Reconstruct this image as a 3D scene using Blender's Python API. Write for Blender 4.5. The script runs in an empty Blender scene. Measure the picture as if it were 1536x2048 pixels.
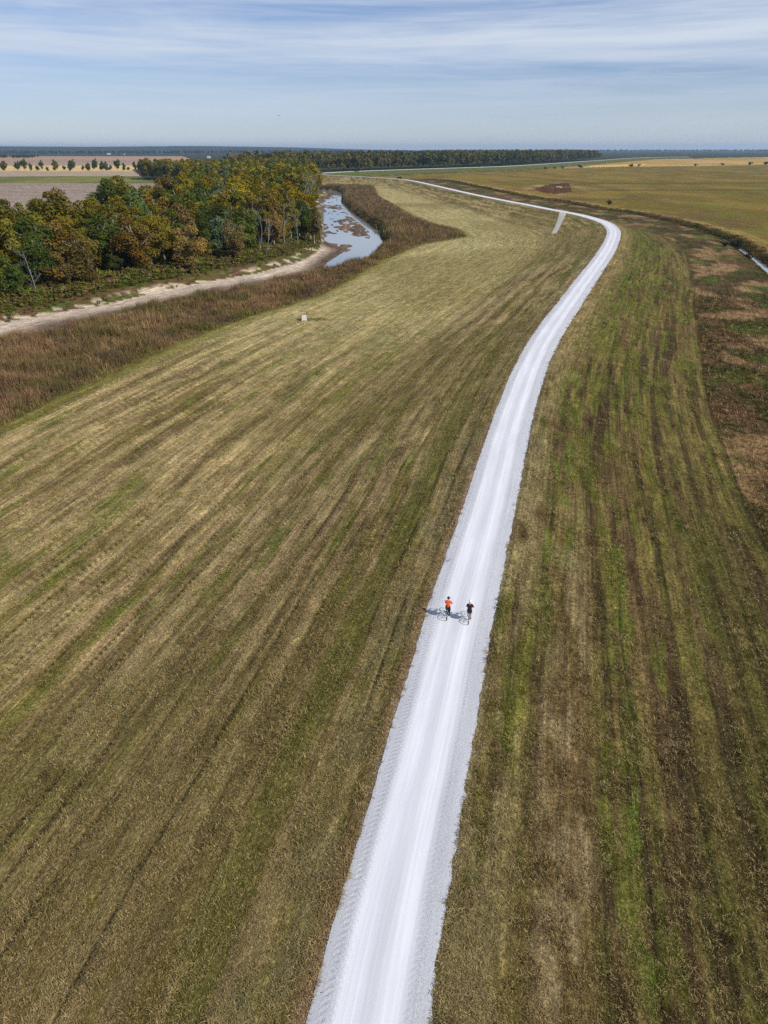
import bpy, bmesh, math, random
import numpy as np
from mathutils import Vector, Matrix
SC = bpy.context.scene
COL = SC.collection
R = math.radians
rng = np.random.default_rng(7)
random.seed(7)

# ------------------------------------------------------------------ camera, sky, sun, exposure
CAM_H = 28.0                                  # metres above the gravel road on the levee crown
cam = bpy.data.cameras.new('camera'); cam_ob = bpy.data.objects.new('camera', cam); COL.objects.link(cam_ob)
cam_ob.location = (0, 0, CAM_H)
cam_ob.rotation_euler = (R(90) - math.atan(727/1421), 0, 0)
cam.sensor_fit = 'VERTICAL'; cam.sensor_height = 24.0
cam.lens = 24.0*1421/2048
cam.clip_start = 0.5; cam.clip_end = 60000
SC.camera = cam_ob

SUN_EL, SUN_AZ = R(40), R(120)                # azimuth clockwise from the view direction
sd = Vector((math.sin(SUN_AZ)*math.cos(SUN_EL), math.cos(SUN_AZ)*math.cos(SUN_EL), math.sin(SUN_EL)))
sl = bpy.data.lights.new('sun', 'SUN'); sl.energy = 4.6; sl.angle = R(0.5); sl.color = (1.0, 0.95, 0.87)
so = bpy.data.objects.new('sun', sl); COL.objects.link(so)
so.rotation_euler = sd.to_track_quat('Z', 'Y').to_euler()

W = bpy.data.worlds.new('World'); SC.world = W; W.use_nodes = True
def make_sky():
    nt = W.node_tree; nt.nodes.clear(); N = nt.nodes.new; K = nt.links.new
    out = N('ShaderNodeOutputWorld'); bg = N('ShaderNodeBackground'); bg.inputs[1].default_value = 0.1
    sky = N('ShaderNodeTexSky'); sky.sky_type = 'NISHITA'; sky.sun_disc = False
    sky.sun_elevation = SUN_EL; sky.sun_rotation = SUN_AZ
    sky.altitude = 100; sky.air_density = 1.0; sky.dust_density = 0.15; sky.ozone_density = 2.6
    # thin veils of high cloud, by direction: long soft banks drawn out along the horizon
    tc = N('ShaderNodeTexCoord'); sep = N('ShaderNodeSeparateXYZ'); K(tc.outputs['Generated'], sep.inputs[0])
    def layer(sc, rot, lo, hi, detail, rough, dist, off):
        mp = N('ShaderNodeMapping'); mp.inputs['Scale'].default_value = sc; mp.inputs['Rotation'].default_value = (0, rot, 0)
        mp.inputs['Location'].default_value = (off, off*0.7, off*0.3)
        K(tc.outputs['Generated'], mp.inputs[0])
        nz = N('ShaderNodeTexNoise'); nz.inputs['Scale'].default_value = 1.0; nz.inputs['Detail'].default_value = detail
        nz.inputs['Roughness'].default_value = rough; nz.inputs['Distortion'].default_value = dist
        K(mp.outputs[0], nz.inputs['Vector'])
        mr = N('ShaderNodeMapRange'); mr.interpolation_type = 'SMOOTHSTEP'
        mr.inputs[1].default_value = lo; mr.inputs[2].default_value = hi
        K(nz.outputs[0], mr.inputs[0]); return mr.outputs[0]
    def mth(op, a, b, c=0.0, clamp=False):
        m = N('ShaderNodeMath'); m.operation = op; m.use_clamp = clamp
        for i, v in enumerate((a, b, c)):
            if isinstance(v, bpy.types.NodeSocket): K(v, m.inputs[i])
            else: m.inputs[i].default_value = v
        return m.outputs[0]
    def ramp(v, a, b, c=0.0, d=1.0):
        m = N('ShaderNodeMapRange'); m.interpolation_type = 'SMOOTHSTEP'; K(v, m.inputs[0])
        for i, t in enumerate((a, b, c, d)): m.inputs[i+1].default_value = t
        return m.outputs[0]
    big = layer((1.6, 1.6, 26), R(1.5), 0.30, 0.70, 6, 0.60, 0.5, CLOUD_OFF)
    fib = layer((4.2, 4.2, 78), R(-2.5), 0.34, 0.72, 6, 0.62, 0.9, 3.3)
    bank = mth('MULTIPLY', ramp(sep.outputs[2], 0.082, 0.112), ramp(sep.outputs[2], 0.143, 0.118))
    amp = ramp(sep.outputs[2], 0.02, 0.10, 0.25, 1.0)
    cov = mth('ADD', mth('MULTIPLY', big, 0.62), mth('MULTIPLY', fib, 0.30))
    cov = mth('MULTIPLY_ADD', mth('SUBTRACT', cov, 0.48), amp, 0.42)
    f = N('ShaderNodeMath'); f.operation = 'MULTIPLY_ADD'; f.use_clamp = True; K(bank, f.inputs[0]); f.inputs[1].default_value = 0.26; K(cov, f.inputs[2])
    hsv = N('ShaderNodeHueSaturation'); hsv.inputs['Saturation'].default_value = SKY_SAT; hsv.inputs['Value'].default_value = SKY_VAL
    K(sky.outputs[0], hsv.inputs['Color'])
    tint = N('ShaderNodeMix'); tint.data_type = 'RGBA'; tint.blend_type = 'MULTIPLY'; tint.inputs[0].default_value = 1
    K(hsv.outputs[0], tint.inputs[6]); tint.inputs[7].default_value = SKY_TINT
    mix = N('ShaderNodeMix'); mix.data_type = 'RGBA'; K(f.outputs[0], mix.inputs[0])
    K(tint.outputs[2], mix.inputs[6]); mix.inputs[7].default_value = CLOUD_RGB
    K(mix.outputs[2], bg.inputs[0]); K(bg.outputs[0], out.inputs[0])
CLOUD_OFF = 1.7; SKY_SAT = 1.0; SKY_VAL = 0.84; SKY_TINT = (0.82, 0.91, 1.22, 1); CLOUD_RGB = (6.3, 7.05, 8.2, 1)
make_sky()
vs = SC.view_settings; vs.view_transform = 'Standard'; vs.look = 'None'; vs.exposure = 0.0; vs.gamma = 1.0; vs.use_curve_mapping = False
SC.cycles.max_bounces = 6; SC.cycles.diffuse_bounces = 2; SC.cycles.glossy_bounces = 2; SC.cycles.transmission_bounces = 3
SC.cycles.volume_bounces = 0; SC.cycles.transparent_max_bounces = 4
SC.cycles.use_denoising = False
SC.cycles.use_adaptive_sampling = True; SC.cycles.adaptive_threshold = 0.015

# ------------------------------------------------------------------ helpers
def prop(o, label=None, cat=None, group=None, kind=None):
    if label: o['label'] = label
    if cat: o['category'] = cat
    if group: o['group'] = group
    if kind: o['kind'] = kind
    return o

def empty(name, loc, rz=0.0):
    o = bpy.data.objects.new(name, None); o.location = loc; o.rotation_euler = (0, 0, rz); o.empty_display_size = 0.3
    COL.objects.link(o); return o

def link(name, me, mat=None, parent=None):
    o = bpy.data.objects.new(name, me); COL.objects.link(o)
    if mat is not None and not me.materials: me.materials.append(mat)
    if parent is not None: o.parent = parent
    return o

def npmesh(name, V, F, cols=None, vecs=None, smooth=False):
    """mesh from numpy: V (n,3), F (m,k) all faces of one size; cols (n,3) point colours; vecs {name: (n,3)}"""
    V = np.ascontiguousarray(V, np.float32); F = np.ascontiguousarray(F, np.int32)
    me = bpy.data.meshes.new(name); n, (m, k) = len(V), F.shape
    me.vertices.add(n); me.vertices.foreach_set('co', V.ravel())
    me.loops.add(m*k); me.loops.foreach_set('vertex_index', F.ravel())
    me.polygons.add(m); me.polygons.foreach_set('loop_start', np.arange(m, dtype=np.int32)*k)
    if cols is not None:
        a = me.color_attributes.new('Col', 'FLOAT_COLOR', 'POINT'); c = np.ones((n, 4), np.float32); c[:, :3] = cols
        a.data.foreach_set('color', c.ravel())
    for nm, v in (vecs or {}).items():
        a = me.attributes.new(nm, 'FLOAT_VECTOR', 'POINT'); a.data.foreach_set('vector', np.ascontiguousarray(v, np.float32).ravel())
    me.polygons.foreach_set('use_smooth', np.full(m, smooth))
    me.update(calc_edges=True); return me

_T = np.random.default_rng(3).random((256, 256)).astype(np.float32)
def vn(x, y, s=0):
    x = np.asarray(x, np.float64) + s*17.31; y = np.asarray(y, np.float64) + s*41.77
    ix = np.floor(x).astype(np.int64); iy = np.floor(y).astype(np.int64); fx = (x-ix); fy = (y-iy)
    fx = fx*fx*(3-2*fx); fy = fy*fy*(3-2*fy)
    a = _T[ix & 255, iy & 255]; b = _T[(ix+1) & 255, iy & 255]; c = _T[ix & 255, (iy+1) & 255]; d = _T[(ix+1) & 255, (iy+1) & 255]
    return (a*(1-fx)+b*fx)*(1-fy) + (c*(1-fx)+d*fx)*fy
def fbm(x, y, s=0, o=4, g=0.5):
    t, a, n = 0, 1.0, 0
    for i in range(o):
        t = t + a*vn(np.asarray(x)*2**i, np.asarray(y)*2**i, s+i*3); n += a; a *= g
    return t/n
def sm(x, a, b):
    t = np.clip((x-a)/(b-a), 0, 1); return t*t*(3-2*t)
def lin(r, g, b, k=1.0):
    c = np.array([r, g, b])/255.0
    return np.where(c < 0.04045, c/12.92, ((c+0.055)/1.055)**2.4)*k
def lerp(A, B, t):
    t = np.asarray(t)[..., None]; return A*(1-t) + B*t

def spline(P, step, n_smooth=0):
    P = np.array(P, float); out = []
    Q = np.vstack([2*P[0]-P[1], P, 2*P[-1]-P[-2]])
    for i in range(1, len(Q)-2):
        n = max(2, int(np.linalg.norm(Q[i+1]-Q[i])/step)); t = np.linspace(0, 1, n, endpoint=False)[:, None]
        p0, p1, p2, p3 = Q[i-1], Q[i], Q[i+1], Q[i+2]
        out.append(0.5*(2*p1+(p2-p0)*t+(2*p0-5*p1+4*p2-p3)*t**2+(-p0+3*p1-3*p2+p3)*t**3))
    out = np.vstack(out+[P[-1:]])
    for _ in range(n_smooth):
        o = out.copy(); o[1:-1] = (out[:-2]+2*out[1:-1]+out[2:])/4; out = o
    return out

def dist_line(X, Y, P, signed=False):
    """distance to polyline P (n,2); with signed: side (right +) and running length too"""
    X = np.asarray(X, np.float64).ravel(); Y = np.asarray(Y, np.float64).ravel()
    A, B = P[:-1], P[1:]; D = B-A; LL = (D**2).sum(1); Ls = np.sqrt(LL); cum = np.concatenate([[0], np.cumsum(Ls)])
    best = np.full(len(X), 1e18); si = np.zeros(len(X)); al = np.zeros(len(X))
    for i in range(len(A)):
        dx, dy = X-A[i, 0], Y-A[i, 1]
        t = np.clip((dx*D[i, 0]+dy*D[i, 1])/LL[i], 0, 1)
        d2 = (dx-t*D[i, 0])**2+(dy-t*D[i, 1])**2
        m = d2 < best
        best[m] = d2[m]
        if signed:
            si[m] = (dx*D[i, 1]-dy*D[i, 0])[m]; al[m] = (cum[i]+t*Ls[i])[m]
    d = np.sqrt(best)
    return (np.where(si >= 0, d, -d), al) if signed else d

def inside(X, Y, P):
    X = np.asarray(X, np.float64).ravel(); Y = np.asarray(Y, np.float64).ravel(); r = np.zeros(len(X), bool)
    x0, y0 = P[-1]
    for x1, y1 in P:
        if y0 != y1:
            c = ((y0 > Y) != (y1 > Y)) & (X < (x1-x0)*(Y-y0)/(y1-y0)+x0); r ^= c
        x0, y0 = x1, y1
    return r

# ------------------------------------------------------------------ plan of the place, in metres
LEVEE = [(-0.59,14.35),(-0.07,16.88),(0.79,21.05),(1.91,25.49),(3.18,31.19),(4.99,38.91),(6.2,43.85),(9.69,57.09),(13.94,74.84),(24.16,110.25),(39.03,151.36),(61.14,210.8),(73.66,245.79),(87.16,288.1),(93.52,320.36),(94.13,341.72),(92.69,366.0),(88.86,384.11),(84.66,404.03),(80.44,429.94),(75.25,454.86),(60.84,534.33),(45.64,641.91),(29.29,752.12),(17.39,801.97),(-3.2,836.56),(-31.45,882.15),(-61.74,915.35),(-82.26,951.1),(-78.95,1010.21),(-27.26,1101.28),(59.07,1210.12),(146.5,1306.79),(230.05,1420.03),(327.71,1605.11),(604.42,2168.39)]
MOWN = [(-52.99,85.01),(-51.15,89.17),(-48.81,99.49),(-45.67,111.2),(-41.63,124.86),(-37.63,139.68),(-28.67,161.62),(-15.64,185.78),(-7.2,217.48),(1.88,255.88),(15.01,294.07),(36.56,324.13),(36.24,351.35),(27.3,375.43),(16.88,424.5),(3.9,549.5),(-3.53,608.52),(-9.41,773.17),(-28.87,805.65),(-71.65,805.65)]
SCRUBTOP = [(-77.15,132.05),(-74.2,137.54),(-66.44,150.32),(-59.52,164.28),(-53.79,174.96),(-44.94,187.69),(-34.72,199.8),(-27.14,212.54),(-20.13,224.85),(-13.99,234.18),(-4.01,261.65)]
FOOT = [(0.86,322.57),(-2.09,351.04),(-2.77,382.25),(-11.15,437.21),(-23.41,522.52),(-33.86,609.37),(-38.48,721.08)]
SAND = [(-91.0,156.86),(-87.73,171.18),(-81.55,179.25),(-73.08,189.36),(-67.26,202.8),(-55.78,223.38),(-41.75,241.76),(-33.22,261.96),(-28.91,277.26),(-25.91,302.04),(-26.96,331.34),(-28.54,364.27),(-36.7,446.31),(-49.62,595.43),(-50.86,681.25),(-51.21,738.22)]
WLEFT = [(-27.07,238.17),(-22.38,249.57),(-19.54,283.76),(-16.24,309.11),(-21.4,322.57),(-28.05,344.97),(-29.21,372.8),(-37.56,456.76),(-50.78,609.37),(-46.41,660.66),(-49.32,737.9)]
FBASE = [(-99.15,172.98),(-95.7,180.74),(-87.91,191.9),(-82.06,212.45),(-67.76,230.47),(-55.13,258.57),(-46.4,271.15),(-40.47,295.38),(-27.66,324.04)]
BARS = [(-34.49,554.45),(-18.89,459.57),(-15.53,394.18),(-24.29,421.54),(-16.5,318.67),(-8.7,402.02),(-11.21,370.01),(-12.53,446.18),(-26.26,540.0),(-3.73,352.63)]
DITCH = [(37.52,964.2),(72.14,933.99),(90.25,796.25),(107.83,654.7),(114.28,613.54),(127.74,555.09),(136.28,497.82),(145.77,458.17),(150.68,414.91),(150.65,368.95),(147.97,333.81),(143.32,309.63),(133.2,270.05),(125.05,242.25)]
PASTFAR = [(47.82,1234.18),(110.38,1317.61),(203.03,1379.69),(312.33,1484.45),(556.08,1651.29),(875.75,1802.97)]
POND = [(140.3,724.39),(173.51,817.08),(200.15,853.35),(181.8,762.91),(162.2,673.25),(142.25,642.9),(135.55,665.4)]
RAMP = [(93.74,397.88),(81.79,355.42),(72.09,322.97)]
BUSH = [(-35.7,1078.8),(18.27,924.19),(48.61,1234.18),(79.26,1260.81),(103.69,1317.61),(111.18,1347.94),(121.44,1347.94),(133.02,1379.69),(141.77,1379.69),(151.41,1412.95),(159.27,1379.69),(165.4,1379.69),(170.65,1379.69),(190.9,1447.83)]
HB = [(289.39,1412.95),(313.89,1447.83),(335.85,1484.45),(378.23,1522.95),(502.41,1606.2),(533.09,1651.29),(669.81,1698.96),(749.27,1749.44),(834.7,1802.97),(871.18,1802.97)]
DITCHTREE = [(136.58,499.22),(149.44,512.69),(138.39,295.86)]
FARDOT = [(3300.66,8563.37),(3370.55,8563.37)]
WHB = [(-1801.92,5211.51),(-1706.91,5211.51),(-688.01,3119.74)]
STRIP = [(-1409.71,2970.33),(-1376.01,3119.74),(4026.38,9993.45),(5779.92,11995.57),(2322.29,8563.37)]
WIND = [(383.05,1522.95),(529.95,1651.29),(633.64,1920.39),(478.12,1749.44)]
MISC = [(-17.5,157.46),(191.73,1412.95),(91.87,335.41),(4.19,38.86),(5.57,38.41)]
ROWTREE = [(-665.61,1392.27),(-646.7,1392.27),(-640.52,1392.27),(-631.24,1392.27),(-621.97,1392.27),(-615.78,1392.27),(-609.6,1392.27),(-600.32,1392.27),(-592.37,1392.27),(-584.86,1392.27),(-579.56,1392.27),(-565.42,1392.27),(-557.47,1392.27),(-547.75,1392.27),(-532.74,1392.27),(-524.78,1392.27),(-517.72,1392.27),(-510.65,1392.27),(-500.93,1392.27),(-496.95,1392.27),(-489.44,1392.27),(-485.03,1392.27),(-479.73,1392.27),(-471.78,1392.27),(-458.52,1392.27),(-452.34,1392.27),(-439.09,1392.27),(-432.46,1392.27),(-424.07,1392.27),(-417.0,1392.27)]
SILH = [(-100.52,224.75),(-120.95,280.73),(-130.99,278.08),(-91.91,264.54),(-87.79,270.72),(-79.21,264.54),(-101.09,253.43)]
FIELDY = [3904.15,2073.86,1441.46,1346.29,1123.06,891.56]
# ------------------------------------------------------------------ the lie of the land (metres, camera above the origin)
LEV = spline([(-34, -200), (-12, -60), (-4.6, -10)] + LEVEE + [(905, 2760), (1150, 3000)], 5.0)
_keep = []
for i, p in enumerate(LEV):
    if p[1] < 480 or i % 4 == 0 or i == len(LEV)-1: _keep.append(p)
LEV = np.array(_keep)
for _ in range(3): LEV[1:-1] = (LEV[:-2]+2*LEV[1:-1]+LEV[2:])/4
_s0 = np.array(SCRUBTOP); _t = np.gradient(_s0, axis=0); _n = np.stack([-_t[:, 1], _t[:, 0]], 1); _n /= np.linalg.norm(_n, axis=1)[:, None]
FOOTLINE = np.vstack([[(-150, 40), (-108, 95)], _s0 + 4.2*_n, [(-3, 292)], np.array(FOOT), [(-46, 770), (-75, 800), (-120, 815)]])
SANDLINE = np.vstack([[(-190, 60), (-128, 125)], np.array(SAND), [(-62, 752), (-85, 778), (-120, 790)]])
CHANNEL = np.vstack([FOOTLINE, SANDLINE[::-1]])
WATER = np.vstack([[(-26, 232), (-18, 232)], FOOTLINE[(FOOTLINE[:, 1] > 240)], [(-120, 795), (-62, 745)], np.array(WLEFT)[::-1]])
SCRUB = np.vstack([[(-60, 68)], np.array(MOWN), [(-120, 805), (-120, 815), (-75, 800)], FOOTLINE[(FOOTLINE[:, 1] > 280) & (FOOTLINE[:, 1] < 760)][::-1], (_s0 + 1.0*_n)[::-1], [(-104, 92)]])
SCRUB_MOWN = np.vstack([[(-60, 68)], np.array(MOWN)])
DIT = np.vstack([np.array(DITCH), [(108, 190), (88, 130), (74, 80), (66, 30), (60, -60)]])
DITW = spline(DIT, 4.0, 2)
PF = np.vstack([[(-40, 1190)], np.array(PASTFAR), [(2500, 2300), (9000, 4200)]])
FB = np.vstack([[(-170, 90), (-122, 140)], np.array(FBASE), [(-31, 345), (-35, 380), (-43, 456), (-56, 612), (-62, 720), (-75, 800), (-100, 1000)]])
RAMPL = np.array(RAMP)
POND = np.array(POND)

def survey(x, y):
    """everything the ground needs to know about a set of points"""
    x = np.asarray(x, float).ravel(); y = np.asarray(y, float).ravel(); q = {'x': x, 'y': y}
    q['off'], q['al'] = dist_line(x, y, LEV, True)
    q['dR'] = dist_line(x, y, FOOTLINE); q['dL'] = dist_line(x, y, SANDLINE); q['chan'] = inside(x, y, CHANNEL)
    far = (y > 1050) | (q['dL'] > q['dR'])
    lx = -112-0.28*(y-800)
    q['west'] = np.where(y > 800, sm(lx-x, -6, 18), sm(q['dR']-q['dL'], -12, 12)*np.where(q['chan'], 0, 1))
    wl = dist_line(x, y, np.vstack([WATER, WATER[:1]])); q['sdW'] = np.where(inside(x, y, WATER), -wl, wl)
    q['dD'] = dist_line(x, y, DITW)
    q['dS'] = dist_line(x, y, SCRUB_MOWN); q['scrub'] = inside(x, y, SCRUB) & ~q['chan']
    q['pond'] = np.where(inside(x, y, POND), -1, 1)*dist_line(x, y, np.vstack([POND, POND[:1]]))
    q['dF'] = dist_line(x, y, FB); q['dMp'] = dist_line(x, y, RAMPL)
    return q

def height(q):
    x, y, off, al = q['x'], q['y'], q['off'], q['al']; a = np.abs(off)
    t = np.clip((a-2.7)/22.8, 0, 1)
    base = -5.5 - 1.7*q['west']
    lev = base*(0.8*t+0.2*sm(t, 0, 1))
    lev = lev + 0.16*(fbm(x/9, y/9, 5, 3)-0.5)*sm(a, 3, 8)*(1-sm(np.hypot(x, y), 400, 900))
    # turning ramp off the crown, and the wheel ruts and windrows of the mown grass
    z = lev + 0.25*np.exp(-(q['dMp']/3.5)**2)*sm(a, 2, 7)
    # channel
    chan = q['chan']
    t2 = q['dR']/(q['dR']+q['dL']+1e-6)
    bed = -9.15 + np.clip(0.055*q['sdW'], -0.5, 0.95) + 0.14*(fbm(x/6, y/14, 9, 3)-0.5) + 0.62*sm(fbm(x/2.4+20, y/6.5, 22, 4), 0.55, 0.72)*sm(y, 330, 380)
    for (bx, by), (rx, ry), hgt in zip(BARS, ((7, 26), (7, 32), (7.5, 20), (5, 22), (5, 12), (5.5, 26), (6, 14), (6, 30), (6, 30), (4, 16)), (0.62, 0.56, 0.52, 0.46, 0.42, 0.62, 0.46, 0.62, 0.5, 0.55)):
        bed = bed + hgt*np.exp(-((x-bx)/rx)**2-((y-by)/ry)**2)*(0.25+1.5*sm(fbm(x/2.6, y/6, 21, 4), 0.36, 0.66))
    bed = np.minimum(bed, -9.35 + 1.25*sm(t2, 0.02, 0.62))
    bank_r = -9.3 + 3.8*sm(q['dR'], 0, 4.6) + np.where(q['dR'] > 4.6, 50, 0); bank_l = -8.3 + 1.1*sm(q['dL'], 0, 9) + np.where(q['dL'] > 9, 50, 0)
    out = np.where(q['dR'] < q['dL'], np.minimum(z, bank_r), np.minimum(z, bank_l))
    out = np.where(y > 830, z, out)
    z = np.where(chan, bed, out)
    # drainage ditch and the marshy hollow
    vis = 1-sm(y, 560, 980)
    z = z - 2.6*np.exp(-(q['dD']/3.0)**2)*vis - 0.8*np.exp(-(q['dD']/2.2)**2)*(1-vis)
    z = z - 0.7*sm(-q['pond'], 0, 12)
    r = np.hypot(x, y)
    z = z + 62*sm(y - 0.10*x, 7600, 9800)*sm(-x, -900, 2600)*(0.72+0.4*fbm(x/2600, 3, 31, 3))   # low wooded rise on the left horizon
    return z

# colours as they look in sunlight, as albedo
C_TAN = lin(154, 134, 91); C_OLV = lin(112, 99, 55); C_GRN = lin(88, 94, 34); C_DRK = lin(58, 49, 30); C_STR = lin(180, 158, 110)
C_PINK = lin(128, 100, 80); C_BRN = lin(92, 72, 50)

def colour(q):
    x, y, off, al = q['x'], q['y'], q['off'], q['al']; a = np.abs(off); n = len(x)
    r = np.hypot(x, y)
    iso = 0.22*(fbm(x/0.85, y/0.85, 41, 3)-0.5)+0.16*(fbm(x/3.1, y/3.1, 42, 3)-0.5)
    wob = 0.5*(fbm(al/14, off*0+2, 40, 3)-0.5)*2
    o = off + wob*sm(a, 3, 8)
    # ---- left mown field
    L = lerp(C_OLV*1.08, C_TAN, sm(fbm(o/0.9, al/34, 1, 4)+iso, 0.37, 0.56))
    L = lerp(L, C_STR, 0.75*sm(fbm(o/0.7, al/19, 3, 3)+iso, 0.56, 0.70))
    L = lerp(L, C_GRN*1.15, 0.66*sm(fbm(o/2.2, al/9, 2, 4)+1.3*iso, 0.53, 0.66))
    L = lerp(L, C_BRN, 0.6*sm(fbm(o/1.2, al/17, 4, 4)+iso, 0.54, 0.68))
    L = lerp(L, lin(166, 156, 106), 0.65*sm(al, 290, 370)*sm(-off, 14, 34))
    farl = sm(al-200-14, 70, 150)*sm(-off, 6, 20)
    swath = (0.5+0.5*np.sin(2*np.pi*(o+0.7*fbm(al/9, o/9, 8, 3))/4.3))**3
    L = lerp(L, C_STR, 0.85*swath*sm(fbm(o/4, al/22, 6, 3), 0.36, 0.56)*sm(al, 235, 300)*sm(-off, 4, 14))
    near = (1-sm(r, 70, 130))
    band = sm(np.sin(2*np.pi*(o+0.25)/3.05), 0.55, 0.9)
    L = lerp(L, lin(146, 120, 86), 0.75*band*near*sm(fbm(o/3, al/22, 11, 3), 0.40, 0.56))
    L = lerp(L, lin(128, 118, 88), 0.6*sm(-off, 2.6, 3.2)*(1-sm(-off, 4.4, 6.2))*sm(fbm(o/1.1, al/2.3, 13, 3), 0.36, 0.6))
    L = lerp(L, C_GRN*0.85, 0.75*sm(-off, 4.8, 6)*(1-sm(-off, 7, 9))*sm(fbm(o/1.6, al/14, 14, 3), 0.38, 0.56))
    L = lerp(L, C_PINK, 0.8*(1-sm(-off, 2.45, 3.0)))
    L = lerp(L, C_OLV*1.1, 0.55*sm(fbm(x/45, y/45, 15, 3), 0.45, 0.7))
    # ---- right slope
    Rt = lerp(C_DRK*1.35, C_OLV*0.92, sm(fbm(o/0.7, al/22, 51, 4)+iso, 0.38, 0.60))
    Rt = lerp(Rt, C_BRN, 0.6*sm(fbm(o/1.2, al/13, 52, 4)+iso, 0.50, 0.66))
    Rt = lerp(Rt, C_GRN*0.95, 0.60*sm(fbm(o/0.8, al/9, 53, 4)+iso+0.10*sm(al, 245, 330)*sm(o, 4, 7)*(1-sm(o, 14, 20)), 0.52, 0.66))
    s = sm(o, 5.2, 6.2)*(1-sm(o, 7.6, 8.9))*(1-sm(al, 232, 275)); Rt = lerp(Rt, lerp(C_BRN, lin(118, 98, 60), fbm(o/0.6, al/3, 58, 3)), 0.75*s)
    g = np.exp(-((o-10.4)/0.75)**2)*sm(al, 206, 224)*(1-sm(al, 262, 285)) + 1.25*np.exp(-((o-6.0)/1.7)**2)*sm(al, 232, 262)*(1-sm(al, 360, 420)) + 0.8*np.exp(-((o-9.5)/2.5)**2)*sm(al, 330, 400)*(1-sm(al, 500, 540))
    Rt = lerp(Rt, lin(84, 96, 34), 0.75*np.clip(g, 0, 1)*sm(fbm(o/0.6, al/3.5, 54, 4)+iso, 0.42, 0.62))
    s = sm(o, 5.2, 6.2)*(1-sm(o, 7.6, 8.9))*(1-sm(al, 232, 275))
    Rt = lerp(Rt, lerp(lin(146, 130, 98), lin(126, 106, 70), fbm(o/1.3, al/7, 57, 3)), 0.85*s*sm(fbm(o/0.9, al/4, 55, 4)+1.5*iso, 0.36, 0.60))
    Rt = lerp(Rt, lin(132, 118, 80), 0.8*(1-sm(o, 3.8, 5.4))*sm(fbm(o/1.2, al/4, 56, 3), 0.30, 0.52))
    Rt = lerp(Rt, lin(134, 116, 74), 0.6*(1-sm(o, 4, 9))*sm(al, 275, 330))
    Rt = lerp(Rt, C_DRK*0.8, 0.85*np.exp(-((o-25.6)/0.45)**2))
    Rt = lerp(Rt, lin(58, 54, 28), 0.55*sm(o+3*fbm(x/6, y/6, 59, 2), 13, 19)*(1-sm(al, 250, 300)))  # near right corner: darker dirt-green grass, with lens vignette painted into the colour
    # ---- rough ground beyond the toe
    rough = lerp(lin(66, 60, 30), lin(92, 70, 46), sm(fbm(x/5, y/8, 61, 4), 0.40, 0.6))
    rough = lerp(rough, lin(140, 112, 78), 0.9*sm(fbm(x/7, y/10, 62, 4), 0.50, 0.66))
    rough = lerp(rough, lin(72, 84, 30), 0.7*sm(fbm(x/9, y/8, 63, 4), 0.55, 0.68))
    # ---- pasture beyond the ditch
    P = lerp(lin(110, 95, 40), lin(130, 108, 50), sm(fbm(x/34, y/60, 71, 4), 0.38, 0.62))
    P = lerp(P, lin(100, 80, 48), 0.65*sm(fbm(x/22, y/46, 72, 4), 0.54, 0.7))
    P = lerp(P, lin(108, 112, 36), 0.4*sm(fbm(x/26, y/40, 73, 4), 0.55, 0.7))
    for yy, sl_, w in ((700, -0.02, 8), (820, 0.05, 10)):
        P = lerp(P, lin(70, 76, 30), 0.8*np.exp(-((y-yy-sl_*x-14*fbm(x/60, 0*x, 74, 2))/w)**2)*sm(x, 120, 200))
    P = lerp(P, lin(170, 140, 96), 0.6*np.exp(-((q['dD']-9)/4)**2)*sm(fbm(x/6, y/9, 75, 3), 0.35, 0.6))
    # straw and stubble far right
    py = np.interp(x, PF[:, 0], PF[:, 1])
    straw = lerp(lin(186, 150, 92), lin(170, 138, 66), sm(fbm(x/120, y/160, 76, 3), 0.4, 0.6))
    straw = lerp(straw, lin(120, 118, 52), 0.8*sm(fbm(x/150, y/90, 77, 3), 0.56, 0.66)*(1-sm(y, 2600, 3600)))
    P = lerp(P, straw, sm(y-py, -8, 8)*sm(x, 60, 220))
    P = lerp(P, lin(92, 98, 52), sm(y, 6200, 7000))
    # ---- compose the east side of the river
    side = sm(off, -0.5, 0.5)
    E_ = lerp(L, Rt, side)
    onslope = 1-sm(off, 25.3, 26.0)
    E_ = lerp(rough, E_, np.where(off > 0, onslope, 1.0))
    dsg = (off > 26) & (q['dD'] > 0)
    # beyond the ditch: further from the levee than the ditch is
    bey = sm(off - _ditch_off(al), 2.0, 4.5)*(off > 0)
    E_ = lerp(E_, P, np.where(al > 1250, np.maximum(bey, sm(off, 26, 60)), bey))
    E_ = lerp(E_, lin(86, 96, 46), 0.8*sm(al, 1150, 1250)*(1-sm(a, 22, 30)))      # green far reach of the levee
    dk = np.exp(-(q['dD']/4.2)**2)*(1-0.35*sm(y, 500, 900))
    E_ = lerp(E_, lin(52, 44, 28), 0.9*dk)
    E_ = lerp(E_, lin(104, 78, 56), 0.85*sm(-q['pond'], -4, 3)); E_ = lerp(E_, lin(176, 148, 116), 0.7*np.exp(-((q['pond']-7)/5)**2)*sm(fbm(x/14, y/30, 79, 3), 0.42, 0.6))
    # dark grass the mower left round the block, and its turning track
    bx, by = MISC[0]; d1 = np.hypot((x-bx-1.5)/4.2, (y-by-1)/2.2)
    E_ = lerp(E_, lin(74, 78, 34), 0.75*(1-sm(d1, 0.6, 1.1))); E_ = lerp(E_, C_STR, 0.6*np.exp(-((d1-1.7)/0.14)**2)*(x > bx-3))
    # ---- scrub strip
    sc = lerp(lin(104, 82, 56), lin(84, 74, 44), sm(fbm(x/7, y/7, 81, 3), 0.4, 0.6))
    E_ = lerp(E_, sc, np.where(q['scrub'], sm(q['dS'], -0.5, 1.2), 0))
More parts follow.
